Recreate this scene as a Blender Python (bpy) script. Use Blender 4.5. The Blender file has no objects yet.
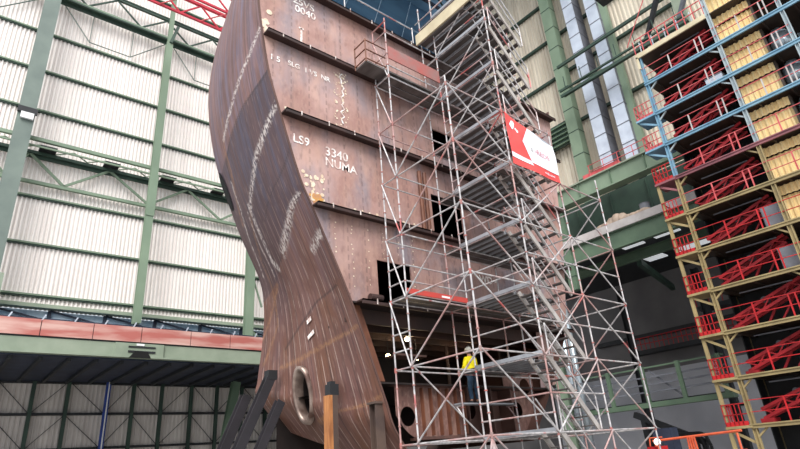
import bpy, math, random
from mathutils import Vector, Matrix
random.seed(11)
S = bpy.context.scene
COL = S.collection
GZ = 1.75          # eye height above the hall floor; every z below is written relative to eye level
G0 = -GZ           # hall floor

# ------------------------------------------------------------------ materials
def lin(c):
    out = []
    for v in c:
        v /= 255.0
        out.append(v/12.92 if v <= .04045 else ((v+.055)/1.055)**2.4)
    return tuple(out)+(1.0,)

def nt(name):
    m = bpy.data.materials.new(name); m.use_nodes = True
    n = m.node_tree
    return m, n, n.nodes['Principled BSDF']

def noise_fac(n, scale, stretch, lo, hi, coord='Object', detail=4):
    tc = n.nodes.new('ShaderNodeTexCoord'); mp = n.nodes.new('ShaderNodeMapping')
    mp.inputs['Scale'].default_value = stretch
    no = n.nodes.new('ShaderNodeTexNoise'); no.inputs['Scale'].default_value = scale; no.inputs['Detail'].default_value = detail
    mr = n.nodes.new('ShaderNodeMapRange'); mr.inputs['From Min'].default_value = lo; mr.inputs['From Max'].default_value = hi
    n.links.new(tc.outputs[coord], mp.inputs['Vector']); n.links.new(mp.outputs[0], no.inputs['Vector']); n.links.new(no.outputs['Fac'], mr.inputs['Value'])
    return mr.outputs[0]

def mix(n, fac, a, b, mode='MIX'):
    mx = n.nodes.new('ShaderNodeMix'); mx.data_type = 'RGBA'; mx.blend_type = mode
    if hasattr(fac, 'node'): n.links.new(fac, mx.inputs[0])
    else: mx.inputs[0].default_value = fac
    for s, v in ((6, a), (7, b)):
        if hasattr(v, 'node'): n.links.new(v, mx.inputs[s])
        else: mx.inputs[s].default_value = v
    return mx.outputs[2]

def math_(n, op, a, b=0.0):
    k = n.nodes.new('ShaderNodeMath'); k.operation = op
    for i, v in enumerate((a, b)):
        if hasattr(v, 'node'): n.links.new(v, k.inputs[i])
        else: k.inputs[i].default_value = v
    return k.outputs[0]

def plain(name, c, c2=None, scale=2.0, stretch=(1, 1, 1), lo=.35, hi=.65, rough=.6, metal=0.0):
    m, n, b = nt(name)
    c2 = c2 or tuple(v*.86 for v in c)
    n.links.new(mix(n, noise_fac(n, scale, stretch, lo, hi), lin(c), lin(c2)), b.inputs['Base Color'])
    b.inputs['Roughness'].default_value = rough; b.inputs['Metallic'].default_value = metal
    return m

def glow(name, c, strength):
    m, n, b = nt(name)
    b.inputs['Base Color'].default_value = lin(c); b.inputs['Emission Color'].default_value = lin(c); b.inputs['Emission Strength'].default_value = strength
    return m

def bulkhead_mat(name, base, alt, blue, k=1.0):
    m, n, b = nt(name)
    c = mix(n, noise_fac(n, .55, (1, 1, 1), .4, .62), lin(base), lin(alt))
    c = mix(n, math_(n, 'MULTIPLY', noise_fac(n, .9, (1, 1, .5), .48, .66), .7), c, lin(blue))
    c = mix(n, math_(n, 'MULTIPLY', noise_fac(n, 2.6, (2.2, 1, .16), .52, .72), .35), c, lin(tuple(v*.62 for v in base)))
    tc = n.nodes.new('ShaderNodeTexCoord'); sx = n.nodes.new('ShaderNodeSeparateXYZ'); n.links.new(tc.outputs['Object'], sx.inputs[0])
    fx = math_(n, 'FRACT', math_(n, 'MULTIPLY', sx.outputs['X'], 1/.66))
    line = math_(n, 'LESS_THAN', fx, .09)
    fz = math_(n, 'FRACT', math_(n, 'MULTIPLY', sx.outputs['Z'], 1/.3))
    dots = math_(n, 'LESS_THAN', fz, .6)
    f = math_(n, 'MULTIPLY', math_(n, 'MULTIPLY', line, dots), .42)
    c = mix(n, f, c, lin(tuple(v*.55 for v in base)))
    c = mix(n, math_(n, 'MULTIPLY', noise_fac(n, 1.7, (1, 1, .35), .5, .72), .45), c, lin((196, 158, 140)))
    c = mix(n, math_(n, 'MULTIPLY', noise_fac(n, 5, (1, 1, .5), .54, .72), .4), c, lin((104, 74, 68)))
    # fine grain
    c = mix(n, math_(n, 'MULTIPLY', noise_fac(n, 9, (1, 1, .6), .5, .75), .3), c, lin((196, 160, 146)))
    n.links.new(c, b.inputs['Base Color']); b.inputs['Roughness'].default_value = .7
    return m

def shell_mat():
    m, n, b = nt('hull_shell_steel')
    c = mix(n, noise_fac(n, 1.0, (3, 4, 1), .38, .62, 'UV'), lin((126, 90, 84)), lin((96, 68, 68)))
    vtc = n.nodes.new('ShaderNodeTexCoord'); vs = n.nodes.new('ShaderNodeSeparateXYZ'); n.links.new(vtc.outputs['UV'], vs.inputs[0])
    up = n.nodes.new('ShaderNodeMapRange'); up.inputs['From Min'].default_value = .38; up.inputs['From Max'].default_value = .62; n.links.new(vs.outputs['Y'], up.inputs['Value'])
    bl = noise_fac(n, 1.0, (22, 5.5, 1), .44, .62, 'UV', 3)
    c = mix(n, math_(n, 'MULTIPLY', math_(n, 'MULTIPLY', bl, up.outputs[0]), .55), c, lin((104, 112, 142)))
    # lower hull: warmer rust
    dn = math_(n, 'SUBTRACT', 1.0, up.outputs[0])
    c = mix(n, math_(n, 'MULTIPLY', math_(n, 'MULTIPLY', noise_fac(n, 1.0, (6, 7, 1), .42, .64, 'UV'), dn), .7), c, lin((112, 70, 48)))
    e1 = math_(n, 'LESS_THAN', math_(n, 'ADD', vs.outputs['Y'], math_(n, 'MULTIPLY', vs.outputs['X'], .135)), .755)
    e2 = math_(n, 'GREATER_THAN', math_(n, 'ADD', vs.outputs['Y'], math_(n, 'MULTIPLY', vs.outputs['X'], .195)), .545)
    pl = math_(n, 'MULTIPLY', e1, e2)
    c = mix(n, math_(n, 'MULTIPLY', pl, .55), c, lin((62, 52, 64)))
    up1 = math_(n, 'MULTIPLY', math_(n, 'SUBTRACT', 1.0, e1), noise_fac(n, 1.0, (5, 7, 1), .35, .6, 'UV'))
    c = mix(n, math_(n, 'MULTIPLY', up1, .45), c, lin((146, 108, 104)))
    e3 = math_(n, 'MULTIPLY', math_(n, 'LESS_THAN', math_(n, 'ADD', vs.outputs['Y'], math_(n, 'MULTIPLY', vs.outputs['X'], .25)), .415), noise_fac(n, 1.0, (6, 9, 1), .3, .6, 'UV'))
    c = mix(n, math_(n, 'MULTIPLY', e3, .35), c, lin((124, 84, 62)))
    dk = noise_fac(n, 1.0, (60, 1.6, 1), .5, .68, 'UV', 3)
    c = mix(n, math_(n, 'MULTIPLY', dk, .55), c, lin((50, 36, 37)))
    # frame heat marks in the lower half
    fu = math_(n, 'FRACT', math_(n, 'MULTIPLY', vs.outputs['X'], 17.0))
    ln = math_(n, 'MULTIPLY', math_(n, 'LESS_THAN', fu, .11), noise_fac(n, 1.0, (9, 22, 1), .42, .56, 'UV'))
    c = mix(n, math_(n, 'MULTIPLY', math_(n, 'MULTIPLY', ln, dn), .75), c, lin((178, 154, 144)))
    def attr(nm):
        k = n.nodes.new('ShaderNodeAttribute'); k.attribute_name = nm; return k.outputs['Fac']
    c = mix(n, math_(n, 'MULTIPLY', attr('joint'), .6), c, lin((44, 32, 32)))
    c = mix(n, math_(n, 'MULTIPLY', math_(n, 'MULTIPLY', attr('rusty'), noise_fac(n, 1.0, (90, 120, 1), .35, .55, 'UV')), .6), c, lin((160, 116, 82)))
    c = mix(n, math_(n, 'MULTIPLY', math_(n, 'MULTIPLY', attr('pale'), noise_fac(n, 1.0, (70, 150, 1), .42, .58, 'UV', 3)), .9), c, lin((216, 204, 198)))
    fine = noise_fac(n, 1.0, (110, 26, 1), .45, .7, 'UV', 5)
    c = mix(n, math_(n, 'MULTIPLY', fine, .35), c, lin((56, 40, 40)))
    fine2 = noise_fac(n, 1.0, (70, 34, 1), .56, .74, 'UV', 5)
    c = mix(n, math_(n, 'MULTIPLY', fine2, .4), c, lin((158, 128, 118)))
    n.links.new(c, b.inputs['Base Color']); b.inputs['Roughness'].default_value = .55
    b.inputs['Metallic'].default_value = .1
    return m

def tube_mat():
    m, n, b = nt('scaffold_tube_galvanised')
    c = mix(n, noise_fac(n, 6, (1, 1, 1), .35, .65), lin((206, 202, 202)), lin((156, 152, 154)))
    c = mix(n, math_(n, 'MULTIPLY', noise_fac(n, .55, (1, 1, 1), .50, .60), .62), c, lin((176, 110, 100)))
    c = mix(n, math_(n, 'MULTIPLY', noise_fac(n, .8, (1.3, 1, 1), .64, .68), .8), c, lin((180, 66, 62)))
    n.links.new(c, b.inputs['Base Color']); b.inputs['Roughness'].default_value = .45; b.inputs['Metallic'].default_value = .2
    return m

def clad_mat(name, a, bcol, grime, zlo=None):
    m, n, b = nt(name)
    c = mix(n, noise_fac(n, 1.2, (1.5, 1.5, .12), .35, .65), lin(a), lin(bcol))
    c = mix(n, math_(n, 'MULTIPLY', noise_fac(n, 2.5, (3, 3, .25), .58, .78), .35), c, lin(grime))
    n.links.new(c, b.inputs['Base Color']); b.inputs['Roughness'].default_value = .55
    return m

MAT = {}
MAT['clad_left'] = clad_mat('cream_cladding', (240, 233, 228), (233, 225, 220), (208, 196, 188))
MAT['clad_right'] = clad_mat('beige_cladding', (222, 212, 194), (200, 188, 170), (150, 134, 116))
MAT['green'] = plain('green_paint', (126, 144, 122), (110, 128, 108), .8, (1, 1, .4))
MAT['green_pale'] = plain('pale_green_paint', (146, 156, 138), (130, 142, 124), .8)
MAT['green_grey'] = plain('grey_green_paint', (114, 126, 118), (100, 112, 106), .8)
MAT['green_dark'] = plain('dark_green_paint', (52, 74, 62), (38, 56, 48), .8)
MAT['green_deep'] = plain('shaded_green_paint', (94, 116, 94), (78, 98, 80), .6)
MAT['red_panel'] = plain('mottled_red_paint', (206, 166, 156), (176, 100, 92), .9, (.35, 1, 2.2), .40, .6)  # mottled red; the pale streaks put white highlights into the colour
MAT['red'] = plain('red_paint', (196, 30, 36), (164, 24, 30), 1.5)
MAT['boom_red'] = plain('boom_red', (178, 30, 40), (136, 20, 30), 1.5)
MAT['red_pink'] = plain('worn_red_paint', (206, 96, 98), (182, 70, 74), 1.5)
MAT['red_gantry'] = plain('gantry_red_paint', (204, 52, 70), (176, 44, 62), 1.5)
MAT['navy'] = plain('navy_steel', (44, 52, 72), (30, 36, 54), 1.5)
MAT['dark'] = plain('dark_steel', (36, 38, 42), (26, 27, 30), 1.5)
MAT['black'] = plain('black_recess', (12, 11, 11), (8, 8, 8), 1.5, rough=.9)
MAT['door_sheet'] = clad_mat('door_sheet', (214, 206, 200), (194, 186, 181), (140, 130, 124))
MAT['blue_pole'] = plain('blue_pole_paint', (40, 70, 150), (28, 50, 116), 1.5)
MAT['white'] = plain('white_paint', (236, 236, 236), (220, 220, 222), 2)
MAT['chalk'] = plain('chalk_white', (240, 234, 230), (206, 182, 174), 7, lo=.46, hi=.6)
MAT['cream_primer'] = plain('cream_primer', (232, 218, 196), (210, 186, 160), 6)
MAT['ochre'] = plain('ochre_primer', (206, 150, 74), (176, 128, 96), 5)
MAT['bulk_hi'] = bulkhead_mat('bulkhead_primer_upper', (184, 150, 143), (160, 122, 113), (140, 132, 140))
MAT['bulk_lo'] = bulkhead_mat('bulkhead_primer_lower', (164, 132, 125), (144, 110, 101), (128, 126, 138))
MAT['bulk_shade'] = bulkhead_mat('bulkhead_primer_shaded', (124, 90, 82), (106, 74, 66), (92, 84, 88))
MAT['bulk_dark'] = plain('bulkhead_brown', (104, 74, 66), (78, 54, 48), .9, (1, 1, .4))
MAT['shell'] = shell_mat()
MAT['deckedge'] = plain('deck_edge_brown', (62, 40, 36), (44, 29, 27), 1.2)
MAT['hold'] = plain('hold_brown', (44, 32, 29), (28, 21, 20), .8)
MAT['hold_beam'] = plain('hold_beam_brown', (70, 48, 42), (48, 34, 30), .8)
MAT['rust'] = plain('rust_brown', (120, 74, 52), (92, 54, 40), 2)
MAT['seam'] = plain('ground_weld', (226, 216, 210), (120, 92, 86), 7, lo=.4, hi=.6)
MAT['seam_dark'] = plain('weld_dark', (150, 120, 108), (84, 60, 54), 9, lo=.4, hi=.6)
MAT['rust_weld'] = plain('rusty_weld', (158, 112, 74), (96, 66, 54), 7, lo=.4, hi=.6)
MAT['steel_bright'] = plain('bright_steel', (168, 150, 140), (84, 62, 54), 1.6, rough=.35, metal=.5)
MAT['tube'] = tube_mat()
MAT['rosette'] = plain('worn_red_coupler', (168, 92, 86), (140, 116, 112), 1.2)
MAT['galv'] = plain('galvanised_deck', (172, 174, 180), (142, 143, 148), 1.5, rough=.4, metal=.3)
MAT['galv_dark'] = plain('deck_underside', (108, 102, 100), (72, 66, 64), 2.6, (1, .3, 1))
MAT['toe_red'] = plain('red_toe_board', (196, 62, 54), (170, 70, 62), 2)
MAT['plank'] = plain('beige_plank', (206, 194, 164), (184, 170, 140), 1.2)
MAT['stair'] = plain('stair_aluminium', (186, 180, 176), (150, 140, 134), 2, rough=.4, metal=.25)
MAT['timber'] = plain('orange_timber', (190, 128, 76), (136, 84, 48), 2.4, (3, 3, .5))
MAT['shore'] = plain('dark_shore_steel', (44, 40, 46), (28, 26, 30), 1.2)
MAT['shore_brown'] = plain('brown_shore_steel', (92, 74, 64), (68, 54, 50), 1.2)
MAT['duct'] = plain('duct_sheet', (206, 214, 226), (184, 192, 206), .9, rough=.35, metal=.3)
MAT['duct_dark'] = plain('duct_side_sheet', (112, 114, 122), (90, 92, 100), .9)
MAT['silver'] = plain('silver_pipe', (176, 186, 192), (146, 156, 164), 1.2, rough=.3, metal=.55)
MAT['khaki'] = plain('khaki_paint', (164, 146, 104), (142, 126, 90), 1.2)
MAT['blue_lt'] = plain('light_blue_paint', (128, 166, 186), (104, 146, 172), 1.2)
MAT['grey_blue'] = plain('grey_blue_post', (168, 180, 184), (148, 160, 166), 1.2)
MAT['maroon'] = plain('maroon_paint', (150, 92, 98), (122, 74, 82), 1.2)
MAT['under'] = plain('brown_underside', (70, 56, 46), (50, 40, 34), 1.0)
MAT['yellow_sheet'] = clad_mat('yellow_cladding', (250, 224, 168), (242, 208, 146), (222, 180, 120))
MAT['slab'] = plain('pale_concrete', (190, 184, 182), (168, 160, 158), 1.2)
MAT['annex'] = plain('annex_wall_grey', (112, 108, 108), (92, 89, 90), .3)
MAT['annex_low'] = plain('annex_wall_pale', (190, 190, 196), (170, 170, 178), .3)
MAT['sack'] = plain('beige_tarpaulin', (178, 156, 138), (140, 124, 112), 2)
MAT['floor'] = plain('hall_concrete', (150, 146, 140), (122, 120, 116), .7)
MAT['roof'] = plain('roof_blue_grey', (92, 128, 156), (58, 86, 112), .22, (1, .3, 1))
MAT['glazing'] = plain('blue_glazing', (206, 224, 238), (140, 170, 196), 1.2, (1, 1, 1))
MAT['glazing_dark'] = plain('dark_blue_glazing', (84, 120, 148), (54, 84, 112), .3, (.3, 1, 1))
MAT['light_panel'] = glow('skylight_panel', (236, 240, 244), .45)
MAT['bulb'] = glow('lit_bulb', (255, 214, 160), 14)
MAT['beacon'] = glow('beacon_white', (255, 252, 240), 1.2)
MAT['orange'] = plain('orange_paint', (222, 104, 66), (196, 84, 54), 2)
MAT['banner_red'] = plain('banner_red', (226, 84, 80), (214, 70, 70), 1.6)
MAT['banner_white'] = plain('banner_white', (238, 240, 246), (222, 226, 236), 1.6)
MAT['banner_ink'] = plain('banner_faded_red_ink', (216, 160, 168), (206, 148, 158), 3)
MAT['hi_vis'] = plain('yellow_jacket', (255, 240, 24), (246, 222, 14), 3, rough=.8)
MAT['jeans'] = plain('blue_jeans', (58, 84, 108), (44, 66, 88), 5, rough=.9)
MAT['skin'] = plain('skin', (196, 146, 120), (180, 130, 106), 6)
MAT['hair'] = plain('dark_hair', (46, 34, 28), (36, 26, 22), 8)
MAT['helmet'] = plain('white_helmet', (232, 228, 216), (214, 210, 200), 4)
MAT['cab'] = plain('grey_cabinet', (128, 130, 138), (112, 114, 122), 1.2)

# ------------------------------------------------------------------ mesh builder
class MB:
    def __init__(s): s.v = []; s.f = []; s.mi = []; s.uv = None
    def add(s, vs, fs, m=0):
        o = len(s.v); s.v += [tuple(p) for p in vs]
        for f in fs: s.f.append(tuple(i+o for i in f)); s.mi.append(m)
        return s
    def box(s, x0, y0, z0, x1, y1, z1, m=0):
        x0, x1 = min(x0, x1), max(x0, x1); y0, y1 = min(y0, y1), max(y0, y1); z0, z1 = min(z0, z1), max(z0, z1)
        return s.add([(x0,y0,z0),(x1,y0,z0),(x1,y1,z0),(x0,y1,z0),(x0,y0,z1),(x1,y0,z1),(x1,y1,z1),(x0,y1,z1)],
              [(0,3,2,1),(4,5,6,7),(0,1,5,4),(1,2,6,5),(2,3,7,6),(3,0,4,7)], m)
    def bar(s, p, q, w, h, up=(0, 0, 1), m=0):
        p, q = Vector(p), Vector(q); d = (q-p).normalized(); up = Vector(up)
        if abs(d.dot(up)) > .98: up = Vector((0, 1, 0)) if abs(d.y) < .9 else Vector((1, 0, 0))
        a = d.cross(up).normalized()*w/2; b = d.cross(a).normalized()*h/2
        vs = [p+a+b, p-a+b, p-a-b, p+a-b, q+a+b, q-a+b, q-a-b, q+a-b]
        return s.add(vs, [(0,1,2,3),(7,6,5,4),(0,4,5,1),(1,5,6,2),(2,6,7,3),(3,7,4,0)], m)
    def tube(s, p, q, r, n=7, m=0, r2=None, caps=True):
        p, q = Vector(p), Vector(q); d = (q-p).normalized(); r2 = r if r2 is None else r2
        u = Vector((0, 0, 1)) if abs(d.z) < .9 else Vector((1, 0, 0))
        a = d.cross(u).normalized(); b = d.cross(a)
        vs = []
        for i in range(n):
            t = 2*math.pi*i/n; w = a*math.cos(t)+b*math.sin(t); vs.append(p+w*r)
        for i in range(n):
            t = 2*math.pi*i/n; w = a*math.cos(t)+b*math.sin(t); vs.append(q+w*r2)
        fs = [(i, (i+1) % n, n+(i+1) % n, n+i) for i in range(n)]
        if caps: fs += [tuple(range(n-1, -1, -1)), tuple(range(n, 2*n))]
        return s.add(vs, fs, m)
    def path(s, pts, r, n=6, m=0):
        for a, b in zip(pts, pts[1:]): s.tube(a, b, r, n, m)
        return s
    def ibeam(s, p, q, w, h, t=.03, up=(0, 0, 1), m=0):
        # I section between two points, flanges across `up`
        p, q = Vector(p), Vector(q); d = (q-p).normalized(); up = Vector(up)
        a = d.cross(up).normalized(); b = a.cross(d).normalized()
        for o, ww, hh in ((b*(h/2-t/2), w, t), (-b*(h/2-t/2), w, t), (Vector((0, 0, 0)), t, h-2*t)):
            s.bar(p+o, q+o, ww, hh, up=tuple(b), m=m)
        return s
    def disc(s, c, r, n=10, axis='y', m=0, squash=1.0):
        c = Vector(c); vs = []
        for i in range(n):
            t = 2*math.pi*i/n; x, z = math.cos(t)*r, math.sin(t)*r*squash
            vs.append(c+Vector((x, 0, z)) if axis == 'y' else c+Vector((0, x, z)))
        return s.add(vs, [tuple(range(n))], m)
    def ball(s, c, r, m=0, nu=10, nv=6, sc=(1, 1, 1)):
        c = Vector(c); vs = []; fs = []
        for j in range(nv+1):
            ph = math.pi*j/nv
            for i in range(nu):
                t = 2*math.pi*i/nu
                vs.append(c+Vector((math.sin(ph)*math.cos(t)*r*sc[0], math.sin(ph)*math.sin(t)*r*sc[1], math.cos(ph)*r*sc[2])))
        for j in range(nv):
            for i in range(nu):
                fs.append((j*nu+i, (j+1)*nu+i, (j+1)*nu+(i+1) % nu, j*nu+(i+1) % nu))
        return s.add(vs, fs, m)
    def build(s, name, mats, parent=None, smooth=False, base=None):
        if not isinstance(mats, (list, tuple)): mats = [mats]
        org = Vector((0, 0, -GZ))
        if parent is not None:
            r = parent
            while r.parent: r = r.parent
            org = r.location - Vector((0, 0, GZ))
        elif base is not None: org = Vector(base)
        else:
            xs = [p[0] for p in s.v]; ys = [p[1] for p in s.v]; zs = [p[2] for p in s.v]
            org = Vector(((min(xs)+max(xs))/2, (min(ys)+max(ys))/2, min(zs)))
        me = bpy.data.meshes.new(name)
        me.from_pydata([(p[0]-org.x, p[1]-org.y, p[2]-org.z) for p in s.v], [], s.f)
        for m in mats: me.materials.append(m)
        if len(mats) > 1: me.polygons.foreach_set('material_index', s.mi)
        if smooth: me.polygons.foreach_set('use_smooth', [True]*len(s.f))
        if s.uv:
            l = me.uv_layers.new(name='UVMap')
            for lp in me.loops: l.data[lp.index].uv = s.uv[lp.vertex_index]
        me.update()
        o = bpy.data.objects.new(name, me); COL.objects.link(o)
        if parent is None: o.location = (org.x, org.y, org.z+GZ)
        else: o.parent = parent
        return o

def tag(o, label=None, cat=None, group=None, kind=None):
    if label: o['label'] = label
    if cat: o['category'] = cat
    if group: o['group'] = group
    if kind: o['kind'] = kind
    return o
def thing(name, base, label, cat, group=None):
    o = bpy.data.objects.new(name, None); COL.objects.link(o)
    o.empty_display_size = .2
    o.location = (base[0], base[1], base[2]+GZ)
    return tag(o, label, cat, group)
def struct(name, mb, mats, parent=None, **k):
    o = mb.build(name, mats, parent, **k)
    if parent is None: o['kind'] = 'structure'
    return o

def text_mb(body, size, org, right, up, depth=.004, align='LEFT', space=1.0):
    cu = bpy.data.curves.new('t', 'FONT'); cu.body = body; cu.size = size; cu.align_x = align; cu.extrude = depth; cu.offset = .012*size; cu.space_character = space
    cu.space_line = .85
    o = bpy.data.objects.new('t', cu); COL.objects.link(o)
    bpy.context.view_layer.update()
    me = bpy.data.meshes.new_from_object(o.evaluated_get(bpy.context.evaluated_depsgraph_get()))
    R, U = Vector(right), Vector(up); N = R.cross(U).normalized(); org = Vector(org)
    mb = MB(); mb.add([org+R*v.co.x+U*v.co.y+N*v.co.z for v in me.vertices], [tuple(p.vertices) for p in me.polygons])
    bpy.data.objects.remove(o); bpy.data.curves.remove(cu); bpy.data.meshes.remove(me)
    return mb

def corrugated(axis, const, a0, a1, z0, z1, pitch, depth, sgn, zfun=None):
    """trapezoid sheet running along `axis`, ribs vertical; sgn = side the ribs stand out to"""
    mb = MB(); n = int((a1-a0)/pitch); k = 0; prof = []
    for i in range(n+1):
        a = a0+i*pitch
        for da, d in ((0, 0), (.42, 0), (.54, 1), (.88, 1)):
            prof.append((a+da*pitch, const+sgn*depth*d))
    vs = []
    for a, c in prof:
        for z in (z0, z1): vs.append((a, c, z) if axis == 'x' else (c, a, z))
    fs = [(2*i, 2*i+2, 2*i+3, 2*i+1) for i in range(len(prof)-1)]
    return mb.add(vs, fs)

# ================================================================== SETTING
struct('floor', MB().box(-12, -28, G0-.2, 62, 46, G0), MAT['floor'])
struct('wall_left', corrugated('x', 36.22, -8, 40, 9.5, 44, .232, .1, -1), MAT['clad_left'])
struct('wall_back', corrugated('y', 40.35, -16, 36.2, 18.4, 49, .36, .09, -1), MAT['clad_right'])
struct('wall_left_lower', MB().box(20.5, 36.4, G0, 52, 36.6, 9.5), MAT['annex'])
wt = struct('window_1', MB().box(-8, 36.3, 44.0, 40, 36.4, 52), MAT['glazing_dark'])
f = MB()
for x in range(-6, 41, 4): f.bar((x, 36.2, 44), (x+2.5, 36.2, 52), .06, .06)
for z in (47.5,): f.box(-8, 36.15, z-.05, 40, 36.3, z+.05)
f.build('window_frame', MAT['glazing'], wt)
struct('ceiling', MB().box(17, 12, 52, 42, 38, 52.3), MAT['roof'])
wb = struct('window_2', MB().box(-8, 36.25, 6.4, 26, 36.3, 9.5), MAT['glazing'])
f = MB()
for i in range(12):
    x = -7+i*2.9
    f.box(x-.09, 36.1, 7.6, x+.09, 36.25, 9.5)
    f.bar((x, 36.1, 9.5), (x+2.9, 36.1, 8.9), .05, .1)
f.build('window_frame', MAT['navy'], wb)

# sliding hall doors under the gallery
door = struct('door_1', corrugated('x', 40.3, -6, 25, G0, 6.3, .26, .07, -1), MAT['door_sheet'])
px = [-.6, 1.25, 3.1, 4.99, 6.84, 10.64, 12.45, 14.45, 16.3, 18.2, 20.1, 22]
for x in px: MB().ibeam((x, 40.05, G0), (x, 40.05, 6.3), .2, .24, .04, up=(0, 1, 0)).build('door_stile', MAT['green_dark'], door)
for z in (6.15, 4.3, 2.3, .3): MB().box(-6, 39.98, z-.07, 24, 40.22, z+.07).build('door_rail', MAT['dark'], door)
xs = sorted(px+[9.0])
for i in range(len(xs)-1):
    for z in (.3, 2.3, 4.3):
        a, b = (xs[i], xs[i+1]) if (i+int(z)) % 2 else (xs[i+1], xs[i])
        MB().bar((a, 40.08, z), (b, 40.08, z+1.95), .035, .04).build('door_brace', MAT['dark'], door)
MB().box(-6, 39.6, 6.5, 20, 39.8, 6.72).build('door_track', MAT['duct_dark'], door)
tag(MB().box(8.9, 39.7, G0, 9.16, 39.96, 6.5).box(9.0, 39.64, G0, 9.06, 39.7, 6.3, 1).build('door_post', [MAT['blue_pole'], MAT['white']], door), 'blue door post with a bright edge')

# side annex behind the green girders
struct('wall_rear', MB().box(52, -6, 6.2, 52.3, 40, 15.6), MAT['annex'])
struct('wall_rear_lower', MB().box(51.9, -6, G0, 52.3, 40, 6.2), MAT['annex_low'])
an = struct('ceiling_annex', MB().box(38.1, -6, 14.9, 53, 40, 15.1), MAT['dark'])
for y0, y1, x0, x1, z in ((16.9, 18.5, 37.9, 38.7, 13.55), (17.4, 18.9, 41.4, 43.2, 13.5), (14.2, 16.0, 37.9, 38.6, 13.55), (13.8, 16.4, 41.6, 43.2, 13.5)):
    MB().box(x0, y0, z, x1, y1, z+.08).build('skylight_panel', MAT['light_panel'], an)

# ================================================================== LEFT WALL STEELWORK
def column(name, x, y, z0, z1, w, d, mat, label, extra=None):
    t = thing(name, (x, y, z0), label, 'column')
    MB().ibeam((x, y, z0), (x, y, z1), w, d, .05, up=(0, 1, 0)).build('column_shaft', mat, t)
    return t
c1 = column('steel_column', 1.33, 34.5, 8.6, 46, .88, .5, MAT['green_grey'], 'broad grey-green steel column at the far left of the cream wall')
MB().box(.85, 34.1, 20.7, 1.85, 34.24, 21.1).box(1.05, 34.05, 20.3, 1.7, 34.2, 20.7, 1).build('junction_box', [MAT['dark'], MAT['white']], c1)  # small junction box on the column, not a lamp
MB().box(.7, 34.15, 9.6, 1.98, 34.85, 10.8).build('base_sleeve', MAT['green_pale'], c1)
c2 = column('steel_column', 8.86, 34.5, 8.8, 30.0, .46, .36, MAT['green'], 'slim green steel column in the middle of the cream wall')
MB().ibeam((8.86, 34.5, 30.0), (8.86, 34.5, 42), .3, .26, .04, up=(0, 1, 0)).build('column_top', MAT['green'], c2)
MB().bar((8.9, 34.3, 30.0), (9.3, 34.25, 31.7), .2, .2).build('knee_brace', MAT['green_dark'], c2)
MB().box(8.6, 34.27, 15.8, 9.12, 34.33, 18.8).build('gusset_plate', MAT['green'], c2)
c3 = column('steel_column', 15.95, 34.5, 6.32, 46, .58, .4, MAT['green'], 'green steel column half hidden behind the curved hull')
MB().bar((16.2, 34.5, 8.9), (18.4, 34.5, 7.1), .2, .2).bar((16.2, 34.5, 12.7), (16.9, 34.5, 10.7), .1, .1).build('knee_brace', MAT['green'], c3)

rails = [(35.2, 'topmost wall rail, above the red lattice gantry'), (28.3, 'wall rail just below the upper lattice girder'), (25.27, 'second wall rail below the upper lattice girder'),
         (22.25, 'third wall rail below the upper lattice girder'), (13.33, 'wall rail midway between the zigzag girder and the wall foot'), (10.28, 'wall rail along the foot of the cladding'), (16.3, 'wall rail directly under the zigzag girder')]
for z, lab in rails:
    MB().box(-8, 35.97, z, 22, 36.2, z+.1).box(-8, 36.02, z-.09, 22, 36.2, z, 1).build('cladding_rail', [MAT['green'], MAT['green_dark']])  # lower dark green strip stands for the shadow under the rail
    tag(bpy.context.scene.objects[-1] if False else COL.objects[-1], 'green horizontal '+lab, 'wall rail')
o = MB().box(-8, 35.9, 9.62, 22, 36.2, 9.82).box(-8, 35.7, 9.55, 22, 36.2, 9.62).build('sill_beam', MAT['green_pale'])
tag(o, 'pale green sill beam above the blue window strip', 'sill')

# upper lattice girder
t = thing('lattice_girder', (6, 35.5, 31.2), 'upper green lattice girder along the cream wall, thin zigzag bars', 'girder')
MB().box(-8, 35.3, 31.1, 22, 35.7, 31.22).box(-8, 35.62, 30.85, 22, 35.7, 31.1).build('bottom_chord', MAT['green_dark'], t)  # thin lower strip is the chord's shadow band, drawn in dark green
MB().box(-8, 35.35, 31.24, 22, 35.65, 31.4).build('bottom_flange', MAT['green'], t)
MB().box(-8, 35.4, 33.0, 22, 35.6, 33.12).box(-8, 35.4, 33.2, 22, 35.6, 33.3).build('top_chord', MAT['green_dark'], t)
x = -7.4; k = 0
while x < 20:
    a, b = ((x, 35.5, 31.4), (x+1.8, 35.5, 33.0)) if k % 2 == 0 else ((x, 35.5, 33.0), (x+1.8, 35.5, 31.4))
    MB().bar(a, b, .09, .11).build('diagonal', MAT['green_dark'], t); x += 1.8; k += 1
# sagging tie rods under it
for i, (x0, x1) in enumerate(((2.1, 9.0), (9.5, 16.3), (-6.4, 1.0))):
    t = thing('tie_rod', (x0, 36, 28.3), ('thin grey tie rods on the bay between the two left columns', 'thin grey tie rods on the bay right of the slim column', 'thin grey tie rods left of the broad column')[i], 'tie rod')
    w = x1-x0; p = [(x0, 35.9, 31.1), (x0+w*.27, 35.9, 28.7), (x0+w*.66, 35.9, 28.7), (x1, 35.9, 31.1)]
    for a, b in zip(p, p[1:]): MB().tube(a, b, .04, 5).build('rod', MAT['green_grey'], t)
    for q in p[1:3]: MB().tube(q, (q[0], q[1], 31.1), .03, 5).build('hanger', MAT['green_grey'], t)

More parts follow.
